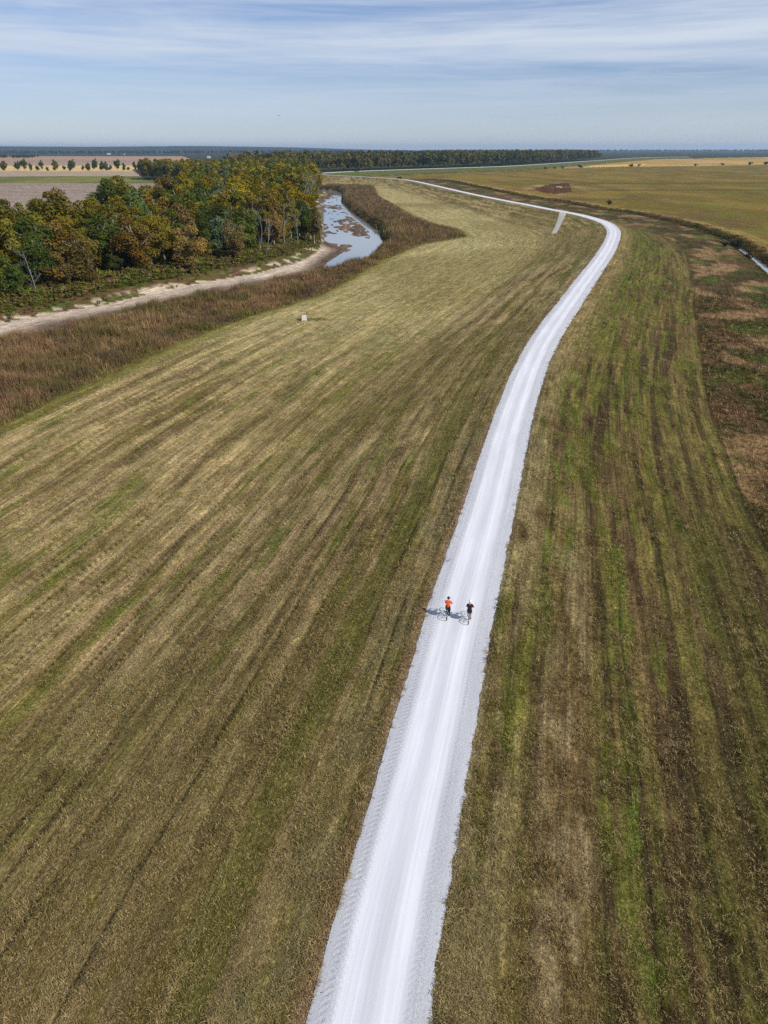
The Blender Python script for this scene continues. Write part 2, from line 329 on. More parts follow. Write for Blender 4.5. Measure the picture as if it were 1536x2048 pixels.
    E_ = lerp(E_, lin(120, 116, 56), 0.7*np.exp(-(q['dS']/1.6)**2)*(y < 500))
    E_ = lerp(E_, lin(60, 50, 32), np.where((q['dR'] < 4.6) & ~q['chan'] & (y < 820), 1.0, 0))
    # beyond the second run of the levee: wood floor, then far country
    bw = (off < -26) & (al > 1190) & (y > 900)
    E_ = np.where(bw[:, None], lin(58, 60, 34), E_)
    # ---- west bank: verge, wood floor, then fields in strips
    F = np.empty((n, 3)); yy = y + 14*(fbm(x/160, 0*x, 91, 2)-0.5) + 0.02*(x+500)
    F[:] = lin(152, 134, 122)
    F = lerp(F, lin(140, 122, 104), 0.8*sm(fbm(x/40, y/14, 92, 3), 0.4, 0.6))
    green = lerp(lin(98, 104, 52), lin(120, 118, 64), sm(fbm(x/70, y/70, 93, 3), 0.4, 0.6))
    F = lerp(F, green, sm(yy, FIELDY[5]-3, FIELDY[5]+3)*(1-sm(yy, FIELDY[4]-4+60*sm(-x, 420, 700)*-1, FIELDY[4]+8+60*sm(-x, 420, 700)*-1)))
    F = lerp(F, lin(164, 144, 122), sm(yy, FIELDY[4]-4, FIELDY[4]+8))
    F = lerp(F, lin(205, 176, 118), sm(yy, FIELDY[3]+10, FIELDY[3]+24)*sm(yy-0.9*(x+640), FIELDY[3]-300, FIELDY[3]-200))
    F = lerp(F, lin(160, 134, 112), sm(yy, FIELDY[1]-260, FIELDY[1]-220))
    F = lerp(F, lin(186, 146, 104), 0.8*np.exp(-((yy-3150)/120)**2))
    F = lerp(F, lin(120, 112, 92), 0.7*np.exp(-((yy-2450)/90)**2)*sm(fbm(x/300, y/80, 94, 3), 0.4, 0.6))
    F = lerp(F, lin(54, 62, 42), sm(yy, 4000, 4200))
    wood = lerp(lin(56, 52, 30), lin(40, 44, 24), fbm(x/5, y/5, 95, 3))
    verge = lerp(lin(86, 90, 40), lin(100, 78, 54), sm(fbm(x/4, y/4, 96, 4), 0.42, 0.6))
    verge = lerp(verge, lin(205, 184, 158), sm(fbm(x/5.5, y/3.2, 97, 4), 0.58, 0.64)*(1-sm(q['dL'], 3.5, 6.5)))
    fl = inside(x, y, FB_POLY)
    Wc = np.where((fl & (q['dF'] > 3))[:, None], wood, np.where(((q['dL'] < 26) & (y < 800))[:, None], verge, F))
    c = np.where(((q['west'] > 0.5) & ~q['chan'])[:, None], Wc, E_)
    # ---- river bed
    t2 = q['dR']/(q['dR']+q['dL']+1e-6)
    sand = lerp(lin(206, 188, 166), lin(186, 166, 144), fbm(x/9, y/20, 98, 3))
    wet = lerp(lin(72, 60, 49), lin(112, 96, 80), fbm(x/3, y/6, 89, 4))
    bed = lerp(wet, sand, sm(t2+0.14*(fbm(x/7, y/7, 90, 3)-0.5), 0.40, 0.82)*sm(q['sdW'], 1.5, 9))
    bed = lerp(bed, lin(126, 104, 84), np.where(q['sdW'] < 0.5, 0.75, 0)*sm(fbm(x/5, y/12, 99, 3), 0.35, 0.6))
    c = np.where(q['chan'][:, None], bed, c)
    c = np.where((y > 6000)[:, None] & (x > -1200)[:, None] & (x < 900)[:, None], lin(70, 76, 50), c)
    c = np.where(((y > 9000) | ((y > 7000) & (x < -900)))[:, None], lin(46, 56, 38), c)
    return c

_do_off, _do_al = dist_line(DITW[:, 0], DITW[:, 1], LEV, True)
_k = np.argsort(_do_al); _do_al, _do_off = _do_al[_k], _do_off[_k]
def _ditch_off(al): return np.interp(al, _do_al, _do_off)
FB_POLY = np.vstack([FB, [(-95, 1150), (-110, 1500), (-480, 1500), (-300, 985), (-228, 960), (-215, 850), (-150, 600), (-104, 430), (-92, 345), (-100, 364), (-130, 366), (-121, 310), (-112, 279), (-117, 270), (-122, 285), (-136, 284), (-134, 262), (-152, 236), (-205, 205), (-240, 150)]])

# ------------------------------------------------------------------ materials
def mat(name, build):
    m = bpy.data.materials.new(name); m.use_nodes = True; nt = m.node_tree; nt.nodes.clear()
    out = nt.nodes.new('ShaderNodeOutputMaterial'); build(nt, out); return m
class G:
    """small node-building helper"""
    def __init__(s, nt): s.nt = nt
    def n(s, t, **kw):
        o = s.nt.nodes.new(t)
        for k, v in kw.items(): setattr(o, k, v)
        return o
    def set(s, sock, v):
        if isinstance(v, bpy.types.NodeSocket): s.nt.links.new(v, sock)
        else: sock.default_value = v
    def math(s, op, a, b=0.0, c=0.0, clamp=False):
        o = s.n('ShaderNodeMath', operation=op, use_clamp=clamp); s.set(o.inputs[0], a); s.set(o.inputs[1], b); s.set(o.inputs[2], c); return o.outputs[0]
    def attr(s, name, geo='GEOMETRY'): return s.n('ShaderNodeAttribute', attribute_name=name, attribute_type=geo)
    def noise(s, vec, scale, detail=3, rough=0.55, dist=0.0):
        o = s.n('ShaderNodeTexNoise'); s.set(o.inputs['Scale'], scale); s.set(o.inputs['Detail'], detail); s.set(o.inputs['Roughness'], rough); s.set(o.inputs['Distortion'], dist)
        if vec is not None: s.set(o.inputs['Vector'], vec)
        return o.outputs[0]
    def range(s, v, a, b, c=0.0, d=1.0, smooth=False):
        o = s.n('ShaderNodeMapRange'); o.interpolation_type = 'SMOOTHSTEP' if smooth else 'LINEAR'
        s.set(o.inputs[0], v); s.set(o.inputs[1], a); s.set(o.inputs[2], b); s.set(o.inputs[3], c); s.set(o.inputs[4], d); return o.outputs[0]
    def scale(s, vec, xyz):
        o = s.n('ShaderNodeVectorMath', operation='MULTIPLY'); s.set(o.inputs[0], vec); o.inputs[1].default_value = xyz; return o.outputs[0]
    def mix(s, f, a, b, blend='MIX'):
        o = s.n('ShaderNodeMix', data_type='RGBA', blend_type=blend); s.set(o.inputs[0], f); s.set(o.inputs[6], a); s.set(o.inputs[7], b); return o.outputs[2]
    def bump(s, h, strength=0.5, dist=0.05):
        o = s.n('ShaderNodeBump'); o.inputs['Strength'].default_value = strength; o.inputs['Distance'].default_value = dist; s.set(o.inputs['Height'], h); return o.outputs[0]
    def pos(s): return s.n('ShaderNodeNewGeometry').outputs['Position']
    def pbsdf(s, col, rough=0.8, normal=None, spec=0.2, metal=0.0):
        o = s.n('ShaderNodeBsdfPrincipled'); s.set(o.inputs['Base Color'], col); s.set(o.inputs['Roughness'], rough)
        o.inputs['Specular IOR Level'].default_value = spec; o.inputs['Metallic'].default_value = metal
        if normal is not None: s.set(o.inputs['Normal'], normal)
        return o
    def out(s, out, sh): s.nt.links.new(sh, out.inputs[0])

def m_ground(nt, out):
    g = G(nt); P = g.pos(); lev = g.attr('lev').outputs['Vector']; col = g.attr('Col').outputs['Color']
    fine = g.noise(P, 5.5, 4, 0.62); mid = g.noise(g.scale(lev, (1.5, 0.28, 1)), 1.0, 4, 0.6); big = g.noise(P, 0.42, 4, 0.6)
    streak = g.noise(g.scale(lev, (4.2, 0.11, 1)), 1.0, 4, 0.65)
    v = g.math('MULTIPLY', g.range(fine, 0.30, 0.72, 0.36, 1.60), g.range(mid, 0.3, 0.7, 0.70, 1.30))
    mats = g.noise(P, 1.7, 4, 0.65, 1.6); v = g.math('MULTIPLY', v, g.range(mats, 0.32, 0.68, 0.76, 1.22))
    v = g.math('MULTIPLY', v, g.range(big, 0.3, 0.7, 0.78, 1.22)); v = g.math('MULTIPLY', v, g.range(streak, 0.32, 0.68, 0.60, 1.38)); v = g.math('MULTIPLY', v, g.range(g.noise(g.scale(lev, (1.25, 0.03, 1)), 1.0, 3, 0.6), 0.32, 0.68, 0.76, 1.22))
    sv = g.n('ShaderNodeCombineXYZ'); [g.set(sv.inputs[i], v) for i in range(3)]
    c = g.mix(1.0, col, sv.outputs[0], 'MULTIPLY')
    h = g.math('ADD', g.math('MULTIPLY', fine, 0.10), g.math('MULTIPLY', g.math('ADD', mid, streak), 0.10))
    h = g.math('ADD', h, g.math('ADD', g.math('MULTIPLY', big, 0.20), g.math('MULTIPLY', mats, 0.16)))
    b = g.pbsdf(c, 0.95, g.bump(h, 0.9, 1.0), 0.05)
    g.out(out, b.outputs[0])
def m_leafcol(k_trans=0.25, by_object=True, vary=0.35):
    def f(nt, out):
        g = G(nt); a = g.attr('Col').outputs['Color']
        c = a
        if by_object:
            oi = g.n('ShaderNodeObjectInfo'); c = g.mix(1.0, oi.outputs['Color'], a, 'MULTIPLY')
        d = g.n('ShaderNodeBsdfDiffuse'); g.set(d.inputs[0], c); t = g.n('ShaderNodeBsdfTranslucent'); g.set(t.inputs[0], c)
        m = g.n('ShaderNodeMixShader'); m.inputs[0].default_value = k_trans
        nt.links.new(d.outputs[0], m.inputs[1]); nt.links.new(t.outputs[0], m.inputs[2]); g.out(out, m.outputs[0])
    return f
def m_plain(col, rough=0.6, spec=0.3, metal=0.0, var=0.15, sc=6.0, bump=0.0, space='Object'):
    def f(nt, out):
        g = G(nt); tc = g.n('ShaderNodeTexCoord').outputs[space]
        nz = g.noise(tc, sc, 4, 0.6); v = g.range(nz, 0.3, 0.7, 1-var, 1+var)
        sv = g.n('ShaderNodeCombineXYZ'); [g.set(sv.inputs[i], v) for i in range(3)]
        c = g.mix(1.0, (*col, 1), sv.outputs[0], 'MULTIPLY')
        g.out(out, g.pbsdf(c, rough, g.bump(nz, bump, 0.05) if bump else None, spec, metal).outputs[0])
    return f
def m_road(nt, out):
    g = G(nt); P = g.pos(); sp = g.n('ShaderNodeSeparateXYZ'); g.set(sp.inputs[0], g.attr('lev').outputs['Vector']); ac, al = sp.outputs[0], sp.outputs[1]
    wob = g.math('MULTIPLY', g.math('SUBTRACT', g.noise(g.scale(g.attr('lev').outputs['Vector'], (0.0, 0.06, 0)), 1.0, 2), 0.5), 0.22)
    a = g.math('ADD', ac, wob)
    f = g.noise(P, 26.0, 4, 0.75); f2 = g.noise(P, 7.0, 3, 0.6)
    lines = g.noise(g.scale(g.attr('lev').outputs['Vector'], (7.0, 0.05, 0)), 1.0, 3, 0.6)
    patch = g.noise(g.scale(g.attr('lev').outputs['Vector'], (0.9, 0.12, 0)), 1.0, 3, 0.6)
    cr = g.n('ShaderNodeValToRGB'); g.set(cr.inputs[0], g.range(a, -2.3, 2.3)); e = cr.color_ramp
    pts = [(0, .50), (.17, .52), (.27, .67), (.38, .69), (.455, .585), (.52, .59), (.60, .68), (.70, .65), (.79, .54), (1, .51)]
    e.elements[0].position, e.elements[1].position = 0, 1
    for i, (p, v) in enumerate(pts):
        el = e.elements[0] if i == 0 else e.elements[-1] if i == len(pts)-1 else e.elements.new(p)
        el.color = (v*0.975, v*0.98, v*1.01, 1)
    rough_part = g.math('ADD', g.range(a, -1.0, -1.55, 0, 1, True), g.range(a, 1.05, 1.55, 0, 1, True))
    v = g.math('MULTIPLY', g.range(lines, 0.3, 0.7, 0.92, 1.08), g.range(patch, 0.3, 0.7, 0.93, 1.07))
    amt = g.math('MULTIPLY_ADD', rough_part, 0.34, 0.09)
    v = g.math('MULTIPLY', v, g.math('MULTIPLY_ADD', g.math('SUBTRACT', f, 0.5), g.math('MULTIPLY', amt, 3.4), 1.0))
    sv = g.n('ShaderNodeCombineXYZ'); [g.set(sv.inputs[i], v) for i in range(3)]
    c = g.mix(1.0, cr.outputs[0], sv.outputs[0], 'MULTIPLY')
    # tractor-tyre chevrons pressed into the loose gravel on both shoulders
    def chev(c0, w, fq):
        u = g.math('ABSOLUTE', g.math('SUBTRACT', a, c0)); s = g.math('SINE', g.math('MULTIPLY', g.math('MULTIPLY_ADD', u, 0.75, al), fq))
        return g.math('MULTIPLY', s, g.math('SUBTRACT', 1.0, g.range(u, w*0.7, w, 0, 1, True)))
    ch = g.math('ADD', chev(-1.52, 0.36, 21.0), g.math('MULTIPLY', chev(1.42, 0.30, 21.0), 0.6))
    h = g.math('ADD', g.math('MULTIPLY', g.math('MULTIPLY', ch, g.range(f2, 0.35, 0.62, 0.15, 1.0)), 0.016), g.math('MULTIPLY', f, 0.05)); h = g.math('ADD', h, g.math('MULTIPLY', f2, 0.03))
    h = g.math('MULTIPLY', h, g.math('MULTIPLY_ADD', rough_part, 0.85, 0.15))
    g.out(out, g.pbsdf(c, 0.9, g.bump(h, 0.8, 1.0), 0.15).outputs[0])
def m_water(nt, out):
    g = G(nt); P = g.pos(); h = g.noise(g.scale(P, (0.9, 0.5, 1)), 1.0, 4, 0.6)
    b = g.pbsdf((0.24, 0.25, 0.255, 1), 0.05, g.bump(h, 0.06, 0.10), 0.5); b.inputs['IOR'].default_value = 1.45; g.out(out, b.outputs[0])

M = {k: mat(k, f) for k, f in dict(
    ground=m_ground, road=m_road, water=m_water,
    leaf=m_leafcol(0.22, True), stuff_leaf=m_leafcol(0.22, False), straw=m_leafcol(0.15, False),
    bark=m_plain((0.34, 0.30, 0.25), 0.9, 0.1, 0, 0.35, 3.0, 0.5), bark_dark=m_plain((0.12, 0.10, 0.08), 0.9, 0.1, 0, 0.35, 3.0, 0.5),
    deadwood=m_plain((0.24, 0.22, 0.20), 0.9, 0.1, 0, 0.3, 2.0, 0.3),
    stone=m_leafcol(0.0, False),
    concrete=m_plain((0.62, 0.58, 0.54), 0.85, 0.2, 0, 0.14, 3.0, 0.3),
    ramp=m_plain((0.47, 0.44, 0.39), 0.95, 0.1, 0, 0.25, 0.8, 0.4),
    white_paint=m_plain((0.80, 0.80, 0.79), 0.35, 0.5, 0, 0.05), grey_roof=m_plain((0.30, 0.31, 0.33), 0.6, 0.3, 0, 0.1),
    dark_glass=m_plain((0.03, 0.035, 0.04), 0.1, 0.5, 0, 0.1), tyre=m_plain((0.025, 0.025, 0.025), 0.8, 0.3, 0, 0.2, 20),
    alloy=m_plain((0.55, 0.55, 0.56), 0.3, 0.5, 0.9, 0.05), black_paint=m_plain((0.03, 0.03, 0.035), 0.35, 0.5, 0, 0.1), red_paint=m_plain((0.35, 0.03, 0.025), 0.3, 0.5, 0, 0.1),
    blue_paint=m_plain((0.10, 0.16, 0.22), 0.3, 0.5, 0, 0.1),
    saddle=m_plain((0.02, 0.02, 0.02), 0.5, 0.3), skin=m_plain((0.50, 0.30, 0.22), 0.55, 0.3, 0, 0.05),
    orange=m_plain((0.66, 0.085, 0.012), 0.7, 0.2, 0, 0.10, 9, 0.2), pale_orange=m_plain((0.85, 0.34, 0.14), 0.6, 0.3, 0, 0.06),
    maroon=m_plain((0.030, 0.011, 0.016), 0.75, 0.2, 0, 0.15, 9, 0.2), leggings=m_plain((0.022, 0.022, 0.028), 0.7, 0.2, 0, 0.15, 9),
    helmet_dark=m_plain((0.04, 0.03, 0.03), 0.4, 0.4), helmet_white=m_plain((0.78, 0.78, 0.80), 0.35, 0.4, 0, 0.04), hair=m_plain((0.05, 0.03, 0.02), 0.6, 0.3),
    shoe=m_plain((0.03, 0.03, 0.03), 0.6, 0.3), feather=m_plain((0.02, 0.02, 0.022), 0.8, 0.1)).items()}

def ruts(q):
    o, al, x, y = q['off'], q['al'], q['x'], q['y']; near = 1-sm(np.hypot(x, y), 60, 130)
    w = 0.30*(fbm(al/16, 0*al, 40, 3)-0.5)*2
    fld = (np.abs(o) > 3.2) & (np.abs(o) < 70) & ~q['scrub'] & ~q['chan']; rut = np.zeros(len(o))
    for k, ph in enumerate(np.concatenate([-np.array([3.9, 5.7, 8.3, 10.1, 12.2, 14.9, 16.6, 19.4, 21.2, 24.0, 26.1, 28.9, 31.5, 34.4, 37.2]), np.array([8.9, 11.0, 14.2, 16.3, 19.0, 22.1])])):
        gate = sm(fbm(al/13+k*7.7, 0*al+k, 44, 3), 0.38, 0.50)
        rut = np.maximum(rut, np.exp(-((o+w-ph)/(0.12 if ph < 0 else 0.085))**2)*gate*(1.0 if ph < 0 else 0.7))
    return rut*near*fld

# ------------------------------------------------------------------ ground: one sheet round the camera, finer where it is near
def build_ground():
    az = np.concatenate([np.arange(-52, 52, 0.125), np.arange(52, 308, 2.5)]); az = np.radians(az)
    rr = [7.0]
    while rr[-1] < 3200: rr.append(rr[-1]*1.0098)
    while rr[-1] < 16000: rr.append(rr[-1]*1.03)
    rr = np.array(rr); na, nr = len(az), len(rr)
    X = np.outer(rr, np.sin(az)).ravel(); Y = np.outer(rr, np.cos(az)).ravel()
    X = np.append(X, 0.0); Y = np.append(Y, 0.0)
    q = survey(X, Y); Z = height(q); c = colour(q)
    # wheel ruts of the mower in the near field (shallow grooves, soil showing in them)
    o, al = q['off'], q['al']; rut = ruts(q)
    Z -= 0.09*rut; c = lerp(c, lin(48, 41, 26), 0.8*rut)
    V = np.stack([X, Y, Z], 1)
    i = np.arange(nr-1)[:, None]*na; j = np.arange(na)[None, :]; j2 = (j+1) % na
    F = np.stack([i+j, i+na+j, i+na+j2, i+j2], -1).reshape(-1, 4)[:, ::-1]
    me = npmesh('ground', V, F, c, {'lev': np.stack([o, al, 0*o], 1)}, True)
    # close the small hole under the camera
    bm = bmesh.new(); bm.from_mesh(me); bm.verts.ensure_lookup_table(); ctr = bm.verts[na*nr]
    cl = bm.loops.layers
    for k in range(na): bm.faces.new((bm.verts[(k+1) % na], bm.verts[k], ctr)).smooth = True
    bm.normal_update(); bm.to_mesh(me); bm.free()
    prop(link('ground', me, M['ground']), 'mown levee slopes, pasture and stubble fields running to the horizon', 'ground', kind='structure')
build_ground()

def zg(x, y):
    return height(survey(np.atleast_1d(x), np.atleast_1d(y)))

# ------------------------------------------------------------------ gravel road on the crown
def strip(name, C, half, zoff, step_edges=0.0, na=17, uv0=0.0, crown=0.05):
    T = np.gradient(C, axis=0); T /= np.linalg.norm(T, axis=1)[:, None]; Nn = np.stack([T[:, 1], -T[:, 0]], 1)
    s = np.concatenate([[0], np.cumsum(np.linalg.norm(np.diff(C, axis=0), axis=1))])
    u = np.linspace(-1, 1, na)
    eL = 1 + step_edges*(fbm(s/0.8, s*0, 60, 3, 0.6)-0.5)*1.0 + step_edges*0.6*(fbm(s/7, s*0+9, 61, 2)-0.5)*2
    eR = 1 + step_edges*(fbm(s/0.9, s*0+5, 62, 4, 0.65)-0.5)*2.0 + step_edges*0.6*(fbm(s/6, s*0+3, 63, 2)-0.5)*2
    hw = half if np.ndim(half) else np.full(len(C), half)
    acr = u[None, :]*np.where(u[None, :] < 0, eL[:, None], eR[:, None])*hw[:, None]
    X = C[:, None, 0]+Nn[:, None, 0]*acr; Y = C[:, None, 1]+Nn[:, None, 1]*acr
    return X, Y, acr, s
def build_road():
    pts = spline(LEV[(LEV[:, 1] > -30) & (np.arange(len(LEV)) < len(LEV))], 1.0)
    s = np.concatenate([[0], np.cumsum(np.linalg.norm(np.diff(pts, axis=0), axis=1))])
    tot = s[-1]; ss = [0.0]
    while ss[-1] < tot-0.2:
        d = ss[-1]; ss.append(d + (0.14 if d < 150 else 0.5 if d < 420 else 2.0 if d < 1100 else 5.0))
    ss = np.clip(np.array(ss), 0, tot); C = np.stack([np.interp(ss, s, pts[:, 0]), np.interp(ss, s, pts[:, 1])], 1)
    # the far reach narrows to a two-track lane
    half = 2.22 + 0.28*sm(ss, 110, 170) - 0.1*sm(ss, 400, 900) - 1.0*sm(ss, 1120, 1250)
    X, Y, acr, s2 = strip('road', C, half, 0, 0.075)
    n, m = X.shape
    zc = np.full(n, 0.0)
    far = sm(ss, 420, 1200)[:, None]
    Z = 0.09 - 0.065*(np.abs(acr)/2.3)**2 + 0.25*far - 0.02*np.exp(-((np.abs(acr)-0.85)/0.3)**2) + 0*X
    V = np.stack([X, Y, Z], -1).reshape(-1, 3)
    # side skirts so the gravel lies as a bed on the crown
    i = np.arange(n-1)[:, None]*m; j = np.arange(m-1)[None, :]
    F = np.stack([i+j, i+j+1, i+m+j+1, i+m+j], -1).reshape(-1, 4)
    eL = V[0::m].copy(); eL[:, 2] -= 0.5; eR = V[m-1::m].copy(); eR[:, 2] -= 0.5
    b0 = len(V); V2 = np.vstack([V, eL, eR, V[0::m], V[m-1::m]]); k = np.arange(n-1)
    F = np.vstack([F, np.stack([b0+2*n+k, b0+2*n+k+1, b0+k+1, b0+k], 1), np.stack([b0+3*n+k, b0+n+k, b0+n+k+1, b0+3*n+k+1], 1)])
    lev = np.stack([acr, s2[:, None]+0*acr, 0*acr], -1).reshape(-1, 3)
    lev = np.vstack([lev, lev[0::m], lev[m-1::m], lev[0::m], lev[m-1::m]])
    me = npmesh('gravel_road', V2, F, None, {'lev': lev}, True)
    prop(link('road', me, M['road']), 'pale gravel road along the top of the levee', 'road', kind='structure')
    # loose stones spilled along both edges
    near = np.where(ss < 150)[0]; P = []
    for side in (0, m-1):
        for _ in range(3):
            k = rng.choice(near, 3600); base = np.stack([X[k, side], Y[k, side]], 1); dirn = np.stack([X[k, side]-C[k, 0], Y[k, side]-C[k, 1]], 1); dirn /= np.linalg.norm(dirn, axis=1)[:, None]
            P.append(base + dirn*(rng.exponential(0.13, (len(k), 1))*rng.uniform(0.1, 1.6, (len(k), 1))-0.06))
    P = np.vstack(P); n = len(P); r = rng.uniform(0.008, 0.028, n)
    z = zg(P[:, 0], P[:, 1]) + r*0.5
    z = np.maximum(z, 0.02)
    oc = np.array([[1, 0, 0], [-1, 0, 0], [0, 1, 0], [0, -1, 0], [0, 0, 0.8], [0, 0, -0.8]], float)
    of = np.array([[0, 2, 4], [2, 1, 4], [1, 3, 4], [3, 0, 4], [2, 0, 5], [1, 2, 5], [3, 1, 5], [0, 3, 5]])
    V = np.stack([P[:, 0], P[:, 1], z], 1)[:, None, :] + oc[None]*r[:, None, None]*rng.uniform(0.6, 1.4, (n, 6, 1))
    F = (np.arange(n)[:, None, None]*6+of[None]).reshape(-1, 3)
    cc = np.repeat(rng.uniform(0.28, 0.56, n)[:, None]*np.array([0.97, 0.98, 1.02]), 6, 0)
    me = npmesh('gravel', V.reshape(-1, 3), F, cc); prop(link('gravel', me, M['stone']), 'loose pale stones spilled along the edges of the gravel road', 'gravel', kind='stuff')
    # the short turning ramp down the inner slope
    C = spline(RAMPL, 1.0, 4); s = np.linspace(0, 1, len(C)); half = 1.45+0.9*(1-s)**2-0.4*s
    k = s > -1; X, Y, acr, s2 = strip('ramp', C[k], half, 0, 0.30, 9)
    Z = zg(X.ravel(), Y.ravel()) + 0.05; n, m = X.shape
    V = np.stack([X.ravel(), Y.ravel(), Z], 1); i = np.arange(n-1)[:, None]*m; j = np.arange(m-1)[None, :]
    F = np.stack([i+j, i+j+1, i+m+j+1, i+m+j], -1).reshape(-1, 4)
    prop(link('gravel_path', npmesh('ramp', V, F, None, None, True), M['ramp']), 'short grey gravel ramp leaving the levee road at the bend', 'path', kind='structure')
build_road()

# ------------------------------------------------------------------ water
def poly_sheet(name, pts, z, label):
    bm = bmesh.new(); vs_ = [bm.verts.new((x, y, z)) for x, y in pts]; f = bm.faces.new(vs_); bm.normal_update()
    if f.normal.z < 0: f.normal_flip()
    bmesh.ops.triangulate(bm, faces=bm.faces[:]); me = bpy.data.meshes.new(name); bm.to_mesh(me); bm.free()
    prop(link(name, me, M['water']), label, 'water', kind='structure')
poly_sheet('river_water', np.vstack([FOOTLINE[FOOTLINE[:, 1] > 225]+np.array([1.0, 0]), (SANDLINE[SANDLINE[:, 1] > 215]-np.array([1.0, 0]))[::-1]]), -9.15, 'low river winding between mud bars and the wood')
_d = DITW[(DITW[:, 1] > 60) & (DITW[:, 1] < 340)]; _t = np.gradient(_d, axis=0); _n = np.stack([-_t[:, 1], _t[:, 0]], 1); _n /= np.linalg.norm(_n, axis=1)[:, None]
poly_sheet('ditch_water', np.vstack([_d+2.4*_n, (_d-2.4*_n)[::-1]]), -7.35, 'narrow strip of water standing in the drainage ditch')
poly_sheet('pond_water', [(176+5*math.cos(t)*(1+.2*math.sin(3*t)), 768+20*math.sin(t)) for t in np.linspace(0, 6.2, 24)], -6.02, 'small pool of water in the marshy hollow of the pasture')
# ------------------------------------------------------------------ grass and weeds (uncountable: one object each)
def blades(P, H, Wd, lean, C, per, spread, droop=0.35):
    """many narrow bent blades: P (n,3) tuft feet, H/Wd (n,) size, C (n,3) colour -> one mesh of 2-quad blades"""
    n = len(P); N = n*per; k = np.repeat(np.arange(n), per)
    a = rng.uniform(0, 2*np.pi, N); b = rng.uniform(0, 2*np.pi, N); rad = spread[k]*np.sqrt(rng.random(N)) if np.ndim(spread) else spread*np.sqrt(rng.random(N))
    h = H[k]*rng.uniform(0.55, 1.15, N); w = Wd[k]*rng.uniform(0.7, 1.3, N); ln = lean*rng.uniform(0.2, 1.2, N)
    x0 = P[k, 0]+rad*np.cos(b); y0 = P[k, 1]+rad*np.sin(b); z0 = P[k, 2]-0.02
    dx, dy = np.cos(a), np.sin(a); px, py = -dy, dx
    V = np.empty((N, 5, 3))
    m = h*0.6; s1 = ln*h*0.3; s2 = ln*h*1.0
    V[:, 0] = np.stack([x0-px*w/2, y0-py*w/2, z0], 1); V[:, 1] = np.stack([x0+px*w/2, y0+py*w/2, z0], 1)
    V[:, 2] = np.stack([x0+dx*s1+px*w*0.42, y0+dy*s1+py*w*0.42, z0+m], 1); V[:, 3] = np.stack([x0+dx*s1-px*w*0.42, y0+dy*s1-py*w*0.42, z0+m], 1)
    V[:, 4] = np.stack([x0+dx*s2, y0+dy*s2, z0+h*(1-droop*np.minimum(ln, 1))], 1)
    o = np.arange(N)[:, None]*5
    F = np.concatenate([o+np.array([[0, 1, 2]]), o+np.array([[0, 2, 3]]), o+np.array([[3, 2, 4]])], 0)
    cc = C[k]*rng.uniform(0.6, 1.45, N)[:, None]; cc = np.repeat(cc, 5, 0)
    return V.reshape(-1, 3), F, cc

def build_grass():
    n = 190000
    r = np.exp(rng.uniform(np.log(13), np.log(210), n)); a = np.radians(rng.uniform(-52, 52, n))
    x, y = r*np.sin(a), r*np.cos(a)
    q = survey(x, y); k = (np.abs(q['off']) > 2.12+0.45*fbm(q['al']/1.3, q['off']*0+3, 103, 3)*rng.random(n)) & ~q['scrub'] & ~q['chan'] & (q['west'] < 0.3) & (q['dD'] > 4)
    q = {kk: v[k] for kk, v in q.items()}; x, y = q['x'], q['y']
    k = ruts(q) < 0.25; q = {kk: v[k] for kk, v in q.items()}; x, y = q['x'], q['y']
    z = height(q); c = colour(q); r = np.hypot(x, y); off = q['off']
    rough = (off > 25.8)
    lie = fbm(off/1.2, q['al']/3, 101, 3)
    H = np.where(rough, rng.uniform(0.18, 0.5, len(x)), rng.uniform(0.05, 0.15, len(x))+0.10*sm(lie, 0.5, 0.7))*(1+0.3*sm(r, 50, 200))
    H = np.where(np.abs(off) < 2.9, H*0.9+0.06, H)*(0.7+0.7*sm(fbm(x/0.8, y/0.8, 41, 3), 0.4, 0.65))
    Wd = 0.016 + 0.00042*r
    pale = rng.random(len(x)) < 0.30
    c = np.where(pale[:, None], lerp(c, C_STR, 0.6)*1.05, c*1.05)
    V, F, cc = blades(np.stack([x, y, z], 1), H, Wd, 1.5, c, 6, 0.12+0.0016*r, 0.6)
    prop(link('mown_grass', npmesh('grass', V, F, cc), M['straw']), 'short mown grass and cut hay covering the levee slopes', 'grass', kind='stuff')
build_grass()

